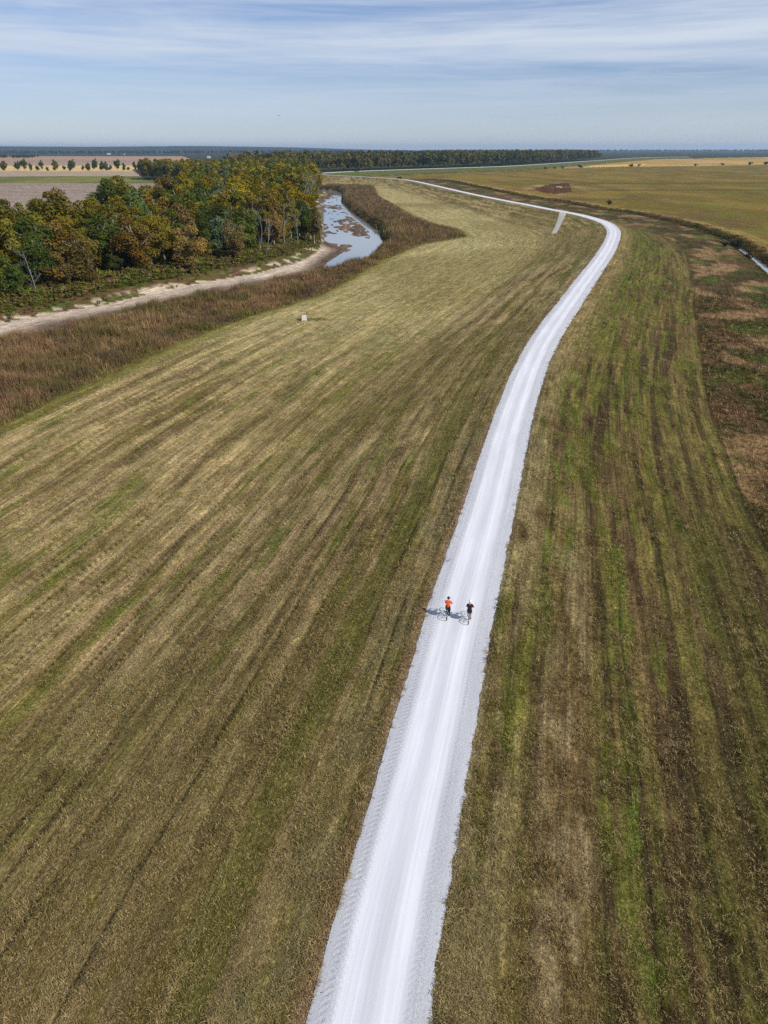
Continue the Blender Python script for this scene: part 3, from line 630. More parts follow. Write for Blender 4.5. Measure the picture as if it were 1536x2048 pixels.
def build_weeds():
    x = np.concatenate([rng.uniform(-100, 5, 90000), rng.uniform(-100, 45, 60000)]); y = np.concatenate([rng.uniform(60, 285, 90000), rng.uniform(240, 815, 60000)])
    k = inside(x, y, SCRUB) & ~inside(x, y, CHANNEL); x, y = x[k], y[k]
    q = survey(x, y); z = height(q); d = q['dS']
    k = (rng.random(len(x)) < sm(d, 0.1, 2.5)) & (z > -9.2) & ((y < 330) | (rng.random(len(x)) < 0.75)); q = {kk: v[k] for kk, v in q.items()}; x, y, z, d = x[k], y[k], z[k], d[k]
    n = len(x); f = fbm(x/9, y/9, 111, 3); f2 = fbm(x/3.5, y/3.5, 112, 3)
    H = (0.7+0.95*sm(d, 0.5, 5))*(0.35+1.15*sm(f2, 0.25, 0.75))*rng.uniform(0.7, 1.3, n); r = np.hypot(x, y)
    c = lerp(lin(140, 112, 80), lin(114, 98, 62), sm(f, 0.38, 0.58)); c = lerp(c, lin(130, 99, 78), 0.5*sm(fbm(x/14, y/14, 113, 3), 0.46, 0.62))
    c = lerp(c, lin(178, 150, 104), 0.55*(rng.random(n) < 0.10+0.35*sm(fbm(x/6, y/6, 114, 3), 0.5, 0.66))); c = lerp(c, lin(98, 98, 50), 0.6*sm(fbm(x/8, y/5, 115, 4), 0.54, 0.64)); c = lerp(c, lin(92, 76, 66), 0.6*sm(fbm(x/5, y/5, 116, 3), 0.58, 0.68)); c = lerp(c, lin(132, 126, 62), 0.8*(1-sm(d, 0.5, 3.2))*(rng.random(n) < 0.8))
    c = lerp(c, lin(74, 88, 40), 0.75*sm(z*-1, 6.0, 7.2)*(rng.random(n) < 0.6))
    grey = sm(y, 380, 520)*(rng.random(n) < 0.3); c = lerp(c, lin(128, 112, 100), 0.7*grey)
    V, F, cc = blades(np.stack([x, y, z], 1), H, 0.022+0.00022*r, 0.55, c, 9, 0.42+0.001*r, 0.3)
    prop(link('tall_weeds', npmesh('weeds', V, F, cc), M['straw']), 'dense brown and rust coloured weeds along the near river bank', 'weeds', kind='stuff')
    # ditch weeds, rough ground tussocks, marsh reeds
    t = rng.uniform(0, 1, 42000); i = (t*(len(DITW)-1)).astype(int); p = DITW[i] + rng.normal(0, 2.3, (len(t), 2)); kk = (p[:, 1] > 90); p = p[kk]
    q = survey(p[:, 0], p[:, 1]); z = height(q); k = (z > -7.3) & (rng.random(len(z)) < np.where(p[:, 1] > 380, 0.5, 0.9)); p, z, q = p[k], z[k], {a: b[k] for a, b in q.items()}; n = len(p)
    f = fbm(p[:, 0]/12, p[:, 1]/12, 121, 3); r = np.hypot(p[:, 0], p[:, 1])
    c = lerp(lin(88, 76, 46), lin(82, 86, 42), sm(f, 0.4, 0.6)); c = lerp(c, lin(122, 88, 52), 0.6*sm(fbm(p[:, 0]/8, p[:, 1]/8, 122, 3), 0.5, 0.65))
    H = 0.8*rng.uniform(0.4, 1.2, n)*(0.4+1.0*fbm(p[:, 0]/6, p[:, 1]/6, 123, 2))
    nearside = (p[:, 1] < 335) & (q['off'] < _ditch_off(q['al'])); H = np.where(nearside, H*0.45, H)
    V, F, cc = blades(np.stack([p[:, 0], p[:, 1], z], 1), H, 0.04+0.0005*r, 0.7, c, 7, 0.5+0.0012*r, 0.3)
    prop(link('ditch_weeds', npmesh('ditch_weeds', V, F, cc), M['straw']), 'dark weeds and brambles filling the drainage ditch', 'weeds', kind='stuff')
    x = rng.uniform(130, 205, 9000); y = rng.uniform(635, 860, 9000); k = inside(x, y, POND); x, y = x[k], y[k]; z = zg(x, y); n = len(x)
    k = (np.hypot((x-176)/6, (y-766)/26) > 1) & (rng.random(n) < 0.3+0.9*fbm(x/12, y/25, 127, 3)); x, y, z = x[k], y[k], z[k]; n = len(x)
    c = lerp(lin(130, 92, 68), lin(112, 88, 60), fbm(x/10, y/10, 125, 3))
    V, F, cc = blades(np.stack([x, y, z], 1), rng.uniform(0.4, 1.0, n)*(0.4+1.2*fbm(x/9, y/14, 126, 3)), np.full(n, 0.3), 0.5, c, 6, 0.8, 0.25)
    prop(link('marsh_reeds', npmesh('reeds', V, F, cc), M['straw']), 'red brown reeds in the marshy hollow beyond the road', 'reeds', kind='stuff')
build_weeds()

# ------------------------------------------------------------------ trees
def tube(pts, rads, sides=6):
    """one tapered tube through pts -> (V, F quads)"""
    pts = np.array(pts, float); n = len(pts); T = np.gradient(pts, axis=0); T /= np.linalg.norm(T, axis=1)[:, None]+1e-9
    ref = np.array([0.31, 0.95, 0.05]); A = np.cross(T, ref); A /= np.linalg.norm(A, axis=1)[:, None]+1e-9; B = np.cross(T, A)
    th = np.linspace(0, 2*np.pi, sides, endpoint=False)
    V = pts[:, None]+np.array(rads)[:, None, None]*(np.cos(th)[None, :, None]*A[:, None]+np.sin(th)[None, :, None]*B[:, None])
    i = np.arange(n-1)[:, None]*sides; j = np.arange(sides)[None]; j2 = (j+1) % sides
    F = np.stack([i+j, i+j2, i+sides+j2, i+sides+j], -1).reshape(-1, 4)
    return V.reshape(-1, 3), F
def join(parts):
    V, F, o = [], [], 0
    for v, f in parts: V.append(v); F.append(f+o); o += len(v)
    return np.vstack(V), np.vstack(F)
def limb(rg, a, d, L, r0, n=6, wander=0.22, up=0.12):
    p = np.array(a, float); d = np.array(d, float); P = [p.copy()]
    for i in range(n):
        d = d + rg.normal(0, wander, 3)*0.6; d[2] += up; d /= np.linalg.norm(d); p = p+d*L/n; P.append(p.copy())
    return np.array(P), np.linspace(r0, r0*0.35, n+1)
def make_trunk(rg, h, r0, zb, R_, nl=6, sides=7):
    P, rad = limb(rg, (0, 0, -0.4), (rg.normal(0, .06), rg.normal(0, .06), 1), h, r0, 9, 0.10, 0.25); rad[0] *= 1.5
    parts = [tube(P, rad, sides)]
    for i in range(nl):
        t = rg.uniform(0.28, 0.85); k = t*(len(P)-1); a = P[int(k)]*(1-k % 1)+P[int(k)+1]*(k % 1)
        th = i*2.4+rg.uniform(-.5, .5); el = rg.uniform(0.35, 1.0)
        Q, qr = limb(rg, a, (math.cos(th), math.sin(th), el), R_*rg.uniform(0.7, 1.25)*(1.2-0.5*t), r0*0.48*(1.1-t*0.6), 5, 0.25, 0.10)
        parts.append(tube(Q, qr, 5))
        for _ in range(2):
            m = rg.integers(2, 5); Q2, r2 = limb(rg, Q[m], Q[m]-Q[m-1]+rg.normal(0, .5, 3)*np.linalg.norm(Q[m]-Q[m-1]), R_*0.5, qr[m]*0.7, 4, 0.3, 0.08); parts.append(tube(Q2, r2, 4))
    return join(parts)
def make_crown(rg, z0, z1, R_, nb, nl, ls, shape='round'):
    """leaf clumps: many small folded leaf sprays on the shells of overlapping lobes"""
    zc, hz = (z0+z1)/2, (z1-z0)/2; C, S = [], []
    for i in range(nb):
        d = rg.normal(0, 1, 3); d /= np.linalg.norm(d); rr_ = rg.uniform(0.35, 0.86)
        f = 1.0
        if shape == 'cone': f = 1.15-0.55*(d[2]*rr_+1)/2*1.2
        if shape == 'vase': f = 0.75+0.35*(d[2]*rr_+1)/2
        C.append((d[0]*rr_*R_*f, d[1]*rr_*R_*f, zc+d[2]*rr_*hz)); S.append(R_*rg.uniform(0.24, 0.46)*(0.8 if d[2] > 0.6 else 1))
    C = np.array(C); S = np.array(S); tone = rg.uniform(0.70, 1.30, nb); hue = rg.normal(0, 0.06, nb)
    k = rg.choice(nb, nl, p=S**2/np.sum(S**2)); d = rg.normal(0, 1, (nl, 3)); d[:, 2] += 0.18; d /= np.linalg.norm(d, axis=1)[:, None]
    p = C[k]+d*(S[k]*(1-0.5*rg.random(nl)**2.2)*rg.uniform(0.85, 1.14, nl))[:, None]*np.array([1, 1, 0.88])
    keep = p[:, 2] > z0-0.4*hz; p, d, k = p[keep], d[keep], k[keep]; nl = len(p)
    nrm = d+rg.normal(0, 0.55, (nl, 3)); nrm[:, 2] += 0.25; nrm /= np.linalg.norm(nrm, axis=1)[:, None]
    u = np.cross(nrm, rg.normal(0, 1, (nl, 3))); u /= np.linalg.norm(u, axis=1)[:, None]; v = np.cross(nrm, u)
    s = ls*rg.uniform(0.6, 1.4, nl)[:, None]; b = 0.35*s*nrm
    V = np.stack([p-u*s, p-v*s*0.62-b*0.5, p+u*s, p+v*s*0.62-b*0.5], 1)
    F = np.arange(nl*4).reshape(-1, 4)
    t = tone[k]*rg.uniform(0.74, 1.22, nl); h = hue[k]+rg.normal(0, 0.04, nl)
    c = np.stack([t*(1+h), t, t*(1-0.6*h)], 1)
    return V.reshape(-1, 3), F, np.repeat(c, 4, 0)

# prototypes, about 18 m tall; copies are scaled and turned
PROTO = []
def prototypes():
    specs = [(18, 5.6, 2.6, 26, 'round'), (20, 5.2, 3.8, 28, 'vase'), (17, 5.9, 1.8, 28, 'round'), (19, 4.8, 2.2, 24, 'cone'), (16, 5.3, 1.0, 26, 'round'), (21, 5.8, 4.4, 28, 'vase'), (15, 4.6, 0.6, 22, 'cone')]
    for i, (h, R_, z0, nb, shp) in enumerate(specs):
        rg = np.random.default_rng(100+i)
        V, F, c = make_crown(rg, z0, h, R_, nb, 7600, 0.31, shp); crown = npmesh('crown', V, F, c); crown.materials.append(M['leaf'])
        V, F = make_trunk(rg, h*0.86, 0.30, z0, R_*0.9); trunk = npmesh('trunk', V, F, None, None, True); trunk.materials.append(M['bark'])
        PROTO.append((crown, trunk, h, R_))
prototypes()
LEAF = dict(olive=((.172, .146, .018), 'olive green'), green=((.082, .108, .020), 'deep green'), yellow=((.232, .182, .015), 'golden yellow'), rust=((.165, .112, .026), 'rust brown'), tan=((.220, .158, .046), 'tan brown'), pale=((.130, .165, .070), 'pale green'))
GROUPS = {k: 'trees of the riverside wood, '+v[1]+' crowns' for k, v in LEAF.items()}
def tree(x, y, hgt, hue, proto=None, label=None, group=None, wide=1.0, name='broadleaf_tree', z=None, rgk=None):
    cr, tr, h, R_ = PROTO[proto if proto is not None else int(rng.integers(len(PROTO)))]
    if z is None: z = float(zg(x, y)[0])
    s = hgt/h; e = empty(name, (x, y, z), rng.uniform(0, 6.28)); e.scale = (s*wide, s*wide, s)
    t = link('trunk', tr, None, e); c = link('crown', cr, None, e)
    b = np.array(LEAF[hue][0])*rng.uniform(0.72, 1.18)*np.array([rng.uniform(0.92, 1.08), 1, rng.uniform(0.85, 1.2)]); c.color = (*b, 1)
    prop(e, label or LEAF[hue][1]+' tree packed in the dense wood on the far river bank', 'tree', group if label is None or group else None)
    if label is None: e['group'] = group or GROUPS[hue]
    return e

def tree_spots():
    pts = []
    # the nearest band of the wood, individually; the rest is one mass
    def try_add(x, y, dmin):
        for (a, b) in pts:
            if (a-x)**2+(b-y)**2 < dmin*dmin: return False
        pts.append((x, y)); return True
    rg = np.random.default_rng(11); n = 0
    for _ in range(14000):
        y = rg.uniform(135, 420); x = rg.uniform(-150, -20)
        if not inside([x], [y], FB_POLY)[0] or x < -0.62*y-18: continue
        d = float(dist_line([x], [y], FB)[0])
        if d < 1.5: continue
        if try_add(x, y, 4.7 if d < 14 else 6.9):
            n += 1
        if n >= 252: break
    return pts
HERO = [  # (x, y, height, hue, proto, wide, label)
    (-104, 240, 25, 'olive', 0, 1.05, 'big olive crowned tree standing tallest at the wood left end, above the field'),
    (-121, 277, 24, 'olive', 3, 1.2, 'tall dark olive tree at the wood rear, left of the dip in the skyline'),
    (-84.5, 206, 15.5, 'rust', 2, 1.0, 'broad rust and olive tree leaning over the sandbank verge, pale trunk at its foot'),
    (-62, 238, 15, 'tan', 4, 1.12, 'rounded tan brown tree on the wood edge, alone in its colour'),
    (-50.5, 256, 14.5, 'tan', 0, 0.85, 'golden tan tree with two thin pale stems beside the round tan one'),
    (-98, 252, 21, 'yellow', 1, 0.95, 'yellow leaved tree with a forked white trunk rising from the wood middle'),
    (-58, 268, 17, 'pale', 2, 0.95, 'pale blue green tree standing out between brown crowns'),
    (-42, 288, 17, 'tan', 3, 0.9, 'slender orange brown tree above the pair of white leaning stems'),
    (-37, 330, 22, 'yellow', 5, 1.1, 'bright yellow green tree at the bend, its crown above the water'),
    (-46, 352, 23, 'yellow', 1, 1.1, 'tall yellow crowned tree behind the one at the river bend'),
    (-29.5, 320, 15, 'rust', 3, 0.9, 'dark brown tree leaning out over the river at the bend'),
    (-97, 184, 14, 'green', 4, 1.05, 'dark green bushy tree cut by the photo edge, nearest the sandbank'),
    (-91, 196, 17, 'green', 2, 0.9, 'deep green tree with a thin pale stem near the sandbank upper end'),
]
def build_wood():
    hx = np.array([(h[0], h[1]) for h in HERO])
    for x, y, hg, hue, pr, wd, lab in HERO:
        tree(x, y, hg, hue, pr, lab, None, wd)
    P = [p for p in tree_spots() if np.min(np.hypot(hx[:, 0]-p[0], hx[:, 1]-p[1])) > 3.6]
    Z = zg(np.array([p[0] for p in P]), np.array([p[1] for p in P])); D = dist_line([p[0] for p in P], [p[1] for p in P], FB)
    for (x, y), z, d in zip(P, Z, D):
        f = fbm(x/24, y/24, 131, 2); g = rng.random()
        if y > 300: w = dict(olive=.48, green=.20, yellow=.24, rust=.02, tan=.03, pale=.03)
        else: w = dict(olive=.46, green=.34, yellow=.06, rust=.07, tan=.03, pale=.04)
        hue = rng.choice(list(w), p=np.array(list(w.values()))/sum(w.values()))
        hg = rng.uniform(12, 19) + 3.0*sm(d, 6, 30) - 5.0*(d < 7)*(rng.random() < 0.65)
        if y > 300: hg += 2.5
        if x < -84 and d > 6: hg += 2.5
        if -125 < x < -104 and 236 < y: hg = min(hg, 14)
        tree(x, y, hg, str(hue), None, None, None, rng.uniform(0.98, 1.28), z=float(z))
    # the rest of the wood, too many to count
    V, F, C, o = [], [], [], 0
    rg = np.random.default_rng(21); lo = [make_crown(np.random.default_rng(300+i), 3.0, 19, 5.6, 20, 1500, 0.62, ('round', 'vase', 'cone')[i % 3]) for i in range(6)]
    X = rg.uniform(-330, -20, 9000); Y = 415 + 640*rg.random(9000)**0.9; k = inside(X, Y, FB_POLY); X, Y = X[k], Y[k]; sel = []
    for x, y in zip(X, Y):
        if len(sel) and np.min((np.array(sel)[-400:, 0]-x)**2+(np.array(sel)[-400:, 1]-y)**2) < 49: continue
        sel.append((x, y))
        if len(sel) >= 720: break
    sel = np.array(sel); z = zg(sel[:, 0], sel[:, 1]); keys = list(LEAF)
    for (x, y), zz in zip(sel, z):
        v, f, c = lo[rg.integers(6)]; s = rg.uniform(0.95, 1.35); th = rg.uniform(0, 6.28); ct, st = math.cos(th), math.sin(th)
        w = v*s*np.array([1.05, 1.05, 1.0]); V.append(np.stack([x+w[:, 0]*ct-w[:, 1]*st, y+w[:, 0]*st+w[:, 1]*ct, zz+w[:, 2]], 1)); F.append(f+o); o += len(v)
        hue = keys[rg.choice(6, p=[.48, .24, .2, .02, .03, .03])]; C.append(c*np.array(LEAF[hue][0])*rg.uniform(0.8, 1.2))
    prop(link('riverside_wood', npmesh('wood', np.vstack(V), np.vstack(F), np.vstack(C)), M['stuff_leaf']), 'farther part of the dense autumn wood along the left river bank', 'wood', kind='stuff')
    # undergrowth along the edge of the wood
    n = 4200; i = rng.integers(0, len(FB)-1, n); t = rng.random((n, 1)); p = FB[i]*(1-t)+FB[i+1]*t
    tg = FB[i+1]-FB[i]; nn = np.stack([tg[:, 1], -tg[:, 0]], 1)/np.linalg.norm(tg, axis=1)[:, None]
    p = p + nn*rng.normal(-1.0, 5.5, (n, 1)); k = (p[:, 1] < 470) & (p[:, 1] > 140); p = p[k]; q = survey(p[:, 0], p[:, 1]); k = (q['dL'] > 0.8) & ~q['chan'] & (q['west'] > .5); p = p[k]; z = height({a: b[k] for a, b in q.items()})
    V, F, C, o = [], [], [], 0; bl = [make_crown(np.random.default_rng(400+i), 0.0, 1.9, 1.35, 9, 170, 0.20) for i in range(5)]
    dl = q['dL'][k]
    for (x, y), zz, d in zip(p, z, dl):
        v, f, c = bl[rng.integers(5)]; s = rng.uniform(0.35, 1.3)*(0.42+1.15*float(sm(d, 4, 17))); V.append(v*s+np.array([x, y, zz])); F.append(f+o); o += len(v)
        u = rng.random(); b = np.array([.125, .140, .026]) if u < .5 else np.array([.165, .130, .036]) if u < .85 else np.array([.18, .115, .055]); C.append(c*b*rng.uniform(0.75, 1.25))
    prop(link('undergrowth', npmesh('undergrowth', np.vstack(V), np.vstack(F), np.vstack(C)), M['stuff_leaf']), 'low green and brown bushes along the foot of the wood', 'undergrowth', kind='stuff')
build_wood()

def bare_tree_mesh(rg, h, r0, lean=0.1, twigs=True, fork=0.3):
    d = (rg.normal(0, lean), rg.normal(0, lean), 1); P, rad = limb(rg, (0, 0, -0.3), d, h, r0, 8, 0.14, 0.15); parts = [tube(P, rad, 6)]
    def sub(Q, qr, L, depth):
        for _ in range(4 if depth == 0 else 3):
            m = int(rg.integers(max(1, int(len(Q)*fork)), len(Q)-1)); dd = Q[m]-Q[m-1]; dd = dd/np.linalg.norm(dd)+rg.normal(0, 0.6, 3); dd[2] = abs(dd[2])*0.7+0.25
            B, br = limb(rg, Q[m], dd, L*rg.uniform(0.6, 1.1), max(qr[m]*0.62, 0.035), 5, 0.25, 0.08); br = np.maximum(br, 0.025); parts.append(tube(B, br, 4))
            if depth < 2: sub(B, br, L*0.55, depth+1)
    sub(P, rad, h*0.36, 0 if twigs else 2)
    return join(parts)
BARE = [  # x, y, h, lean, label
    (-27.0, 324, 15, .08, 'leafless grey tree at the water edge, thin twigs against the river'),
    (-25.5, 316, 12, .14, 'small bare sapling hanging over the river bend'),
    (-36, 388, 20, .06, 'tall leafless grey tree at the back of the river bend'),
    (-39, 420, 21, .06, 'grey leafless tree behind the bend, second up the bank'),
    (-43, 452, 20, .06, 'grey bare tree with a wide twiggy crown farther up the bank'),
    (-48, 500, 21, .05, 'faded bare tree at the upper river, before the far sandbar'),
    (-52, 560, 20, .05, 'most distant of the bare grey trees on the river bank'),
    (-45.2, 270, 13, .05, 'white barked straight dead stem at the wood edge, upright beside the leaning one'),
    (-43.4, 272, 13, .35, 'white dead trunk curving out to one side from the wood foot'),
    (-83.2, 206, 11, .10, 'pale forked dead trunk at the foot of the rust coloured tree'),
    (-90.5, 191, 12, .22, 'leaning white snag in the dark gap near the left end'),
    (-38.8, 296, 17, .12, 'pale stem forking high among dark crowns near the bend'),
    (-34.5, 302, 15, .10, 'thin pale trunk by the grassy bank left of the river'),
    (-52, 292, 21, .10, 'spreading grey bare crown rising above the green trees'),
]
for i, (x, y, h, ln, lab) in enumerate(BARE):
    rg = np.random.default_rng(500+i); V, F = bare_tree_mesh(rg, h, 0.16 if i not in (7, 8, 9, 11) else 0.20, ln)
    o = link('bare_tree', npmesh('bare_tree', V, F, None, None, True), M['deadwood']); o.location = (x, y, float(zg(x, y)[0])); prop(o, lab, 'tree', 'bare trees along the river bank')

# row of small trees across the fields on the left
def field_row():
    rg = np.random.default_rng(31)
    big = {0: (15, 1.15), 1: (13, 1), 2: (14, .8), 3: (17, 1.0), 4: (12, .8), 7: (15, .7), 10: (16, 1.15), 13: (17, 1.05), 17: (18, .75), 16: (12, 1.1), 19: (14, .8), 20: (14, .8), 23: (16, 1.05), 24: (12, .8), 26: (13, .9), 27: (11, .8)}
    words_ = ['round dark tree at the start of the field row', 'short tree after the first gap in the field row', 'narrow tree touching the third crown of the field row', 'tall full tree near the start of the field row',
              'slim tree behind the fourth crown of the field row', 'low bush like tree in the close part of the field row', 'small thin tree among the close stems of the field row', 'upright oval tree ending the close part of the field row',
              'tiny pale shrub tree after the oval one in the field row', 'small sapling left of the broad tree in the field row', 'broad dark tree with spreading crown in the field row', 'low shrub right of the broad tree in the field row',
              'second low shrub of the gap in the field row', 'large lone tree near the middle of the field row', 'small round bush right of the middle tree', 'tiny bush before the pale feathery tree', 'pale feathery tree left of the narrow tall one',
              'narrowest tall tree of the field row', 'small bush right of the narrow tall tree', 'twin crowned tree, first half of the pair in the field row', 'twin crowned tree, second half of the pair in the field row', 'low shrub after the twin trees',
              'tiny shrub halfway between the twin trees and the next clump', 'tall dark tree opening the last clump of the field row', 'shorter tree joined to the tall one of the last clump', 'little bush in the last gap of the field row',
              'dense tree near the end of the field row', 'smaller tree leaning on the dense one near the row end', 'low shrub closest but one to the wood, ending the row', 'last low bush of the field row before the wood']
    for i, (x, y) in enumerate(ROWTREE):
        h, w = big.get(i, (rg.uniform(5.5, 8.5), 1.25)); tree(x, y+rg.uniform(-10, 10), h*1.2, 'green' if i % 5 else 'olive', [4, 2, 6, 0][i % 4], words_[i], 'trees in a row across the fields', w, 'field_tree')
field_row()

# bushes
def bush_proto():
    return [npmesh('bush', *make_crown(np.random.default_rng(600+i), 0.1, 3.0, 1.7, 12, 900, 0.20)) for i in range(4)]
BP = bush_proto(); [m.materials.append(M['leaf']) for m in BP]
def bush(x, y, h, col, label, group=None, wide=1.0):
    o = bpy.data.objects.new('bush', BP[int(rng.integers(4))]); COL.objects.link(o); o.location = (x, y, float(zg(x, y)[0])); o.scale = (h/3*wide, h/3*wide, h/3); o.rotation_euler.z = rng.uniform(0, 6)
    o.color = (*col, 1); prop(o, label, 'bush', group); return o
DG = (.060, .070, .024)
bl_ = ['dark bush standing alone on the levee flank near its far turn', 'bush growing at the outer foot of the levee road', 'lone dark bush in the pasture between the two levee runs', 'small bush left of the hedge line below the far wood',
       'first bush of the hedge line below the far wood', 'second bush of the hedge line, close to the first', 'third bush of the hedge line below the far wood', 'fourth bush of the hedge line, a low one', 'fifth bush of the hedge line below the far wood',
       'sixth bush of the hedge line, fuller', 'seventh bush of the hedge line, tall and pale', 'eighth bush of the hedge line, the darkest', 'ninth bush of the hedge line, before the gap', 'bush tucked against the white trailer']
for i, ((x, y), lab) in enumerate(zip(BUSH, bl_)): bush(x, y, [6.5, 5, 6, 5, 5, 5.5, 4.5, 4, 6, 5, 7, 8, 7.5, 7][i], DG if i % 3 else (.07, .07, .04), lab, 'bushes of the far hedge line' if i > 2 else None, 1.3)
hl_ = ['low dark bush where the hedge reaches the straw field', 'second low bush along the straw field margin', 'third low bush along the straw field margin', 'dark bush before the start of the hay rows', 'wide bush at the end of the hay rows', 'flat wide bush beyond the hay rows',
       'single dark bush on the straw field line, well apart', 'lone bush between two wide gaps of the straw field', 'last but one bush of the straw field line', 'bush at the photo edge on the straw field line']
for i, ((x, y), lab) in enumerate(zip(HB, hl_)): bush(x, y, [4, 3.5, 4, 6, 6.5, 5, 5, 5, 7, 8][i], DG, lab, 'bushes along the straw field', 1.5)
for (x, y), h, lab in zip(DITCHTREE, (2.6, 3.2, 5.0), ('small ragged shrub rising from the ditch weeds', 'wind bent shrub on the ditch bank by the pasture', 'dark round shrub overhanging the water in the ditch')): bush(x, y, h, (.05, .058, .022), lab, None, 1.1)
for (x, y), lab in zip(((131, 290), (146, 330), (151, 372), (152, 395), (149, 430), (146, 447), (128, 262), (142, 480)), ('brown bush left of the shrub over the water', 'dense bush on the ditch upstream of the water', 'bush at the ditch bend, dark green', 'low bush just past the ditch bend', 'bush along the straight ditch beside the pasture', 'smaller bush along the straight ditch', 'bush on the near bank of the watered ditch', 'bush opposite the bend of the levee road')):
    bush(x, y, rng.uniform(1.3, 2.3), (.09, .08, .03), lab, 'bushes in the drainage ditch', 1.5)

# far woods: uncountable
def far_trees(name, spots, H, leaf_n, ls, label, cols, seed):
    rg = np.random.default_rng(seed); lo = [make_crown(np.random.default_rng(seed*10+i), 2.0, 20, 5.0, 14, leaf_n, ls, ('round', 'vase', 'cone')[i % 3]) for i in range(6)]
    V, F, C, o = [], [], [], 0; z = zg(spots[:, 0], spots[:, 1])
    for (x, y), zz in zip(spots, z):
        v, f, c = lo[rg.integers(6)]; s = H/20*rg.uniform(0.8, 1.14); th = rg.uniform(0, 6.28); ct, st = math.cos(th), math.sin(th); w = v*s
        V.append(np.stack([x+w[:, 0]*ct-w[:, 1]*st, y+w[:, 0]*st+w[:, 1]*ct, zz+w[:, 2]], 1)); F.append(f+o); o += len(v)
        C.append(c*np.array(cols[rg.integers(len(cols))])*rg.uniform(0.7, 1.25))
    prop(link(name, npmesh(name, np.vstack(V), np.vstack(F), np.vstack(C)), M['stuff_leaf']), label, 'wood', kind='stuff')
def along(P, n, depth, seed):
    P = spline(P, 8.0); rg = np.random.default_rng(seed); k = rg.integers(0, len(P)-1, n); T = np.gradient(P, axis=0)[k]; Nn = np.stack([-T[:, 1], T[:, 0]], 1)/np.linalg.norm(T, axis=1)[:, None]
    return P[k]+Nn*(rg.random((n, 1))**0.8*depth)+rg.normal(0, 2, (n, 2))
FW = [(-175, 1140), (-105, 1195), (-45, 1262), (70, 1415), (160, 1535), (292, 1765), (470, 2120), (720, 2620)]
far_trees('far_wood', along(FW, 1500, 110, 41), 31, 300, 0.85, 'long belt of mixed trees beyond the far run of the levee', [(.115, .125, .034), (.145, .138, .036), (.085, .105, .04), (.16, .135, .05)], 41)
far_trees('distant_copse', along([(-1440, 2990), (-1340, 3120)], 60, 60, 42), 17, 120, 1.3, 'dark block of trees far out on the left plain', [(.05, .06, .035)], 42)
far_trees('horizon_trees', np.vstack([along([(-3600, 4600), (-2500, 5000), (-1200, 5200), (-200, 5400)], 700, 500, 43), along([(-200, 4200), (600, 5800), (1300, 8000), (3200, 9600), (6200, 10200)], 1300, 350, 44), along([(3900, 8300), (5600, 8900)], 300, 200, 45)]), 24, 60, 2.8, 'thin dark line of trees along the horizon', [(.055, .064, .036), (.07, .072, .036)], 43)
# ------------------------------------------------------------------ built things
def bm_obj(name, fn, m, parent=None, smooth=False, bevel=0.0):
    bm = bmesh.new(); fn(bm)
    if bevel: bmesh.ops.bevel(bm, geom=bm.edges[:], offset=bevel, segments=2, affect='EDGES')
    bmesh.ops.recalc_face_normals(bm, faces=bm.faces[:])
    me = bpy.data.meshes.new(name); bm.to_mesh(me); bm.free()
    me.polygons.foreach_set('use_smooth', [smooth]*len(me.polygons)); return link(name, me, m, parent)
def box(bm, c, s, rot=None):
    r = bmesh.ops.create_cube(bm, size=1.0); mt = Matrix.Translation(c) @ (rot or Matrix()) @ Matrix.Diagonal((*s, 1)); bmesh.ops.transform(bm, matrix=mt, verts=r['verts']); return r['verts']
def rod(bm, a, b, r0, r1=None, seg=8):
    a, b = Vector(a), Vector(b); d = b-a; r1 = r0 if r1 is None else r1
    r = bmesh.ops.create_cone(bm, cap_ends=True, segments=seg, radius1=r0, radius2=r1, depth=d.length)
    bmesh.ops.transform(bm, matrix=Matrix.Translation((a+b)/2) @ d.to_track_quat('Z', 'Y').to_matrix().to_4x4(), verts=r['verts'])
def torus(bm, c, R_, r, axis='X', n=36, m=8):
    vs_ = []
    for i in range(n):
        t = 2*math.pi*i/n; row = []
        for j in range(m):
            p = 2*math.pi*j/m; q = (R_+r*math.cos(p)); row.append(bm.verts.new((c[0]+r*math.sin(p), c[1]+q*math.cos(t), c[2]+q*math.sin(t))))
        vs_.append(row)
    for i in range(n):
        for j in range(m): bm.faces.new((vs_[i][j], vs_[(i+1) % n][j], vs_[(i+1) % n][(j+1) % m], vs_[i][(j+1) % m]))

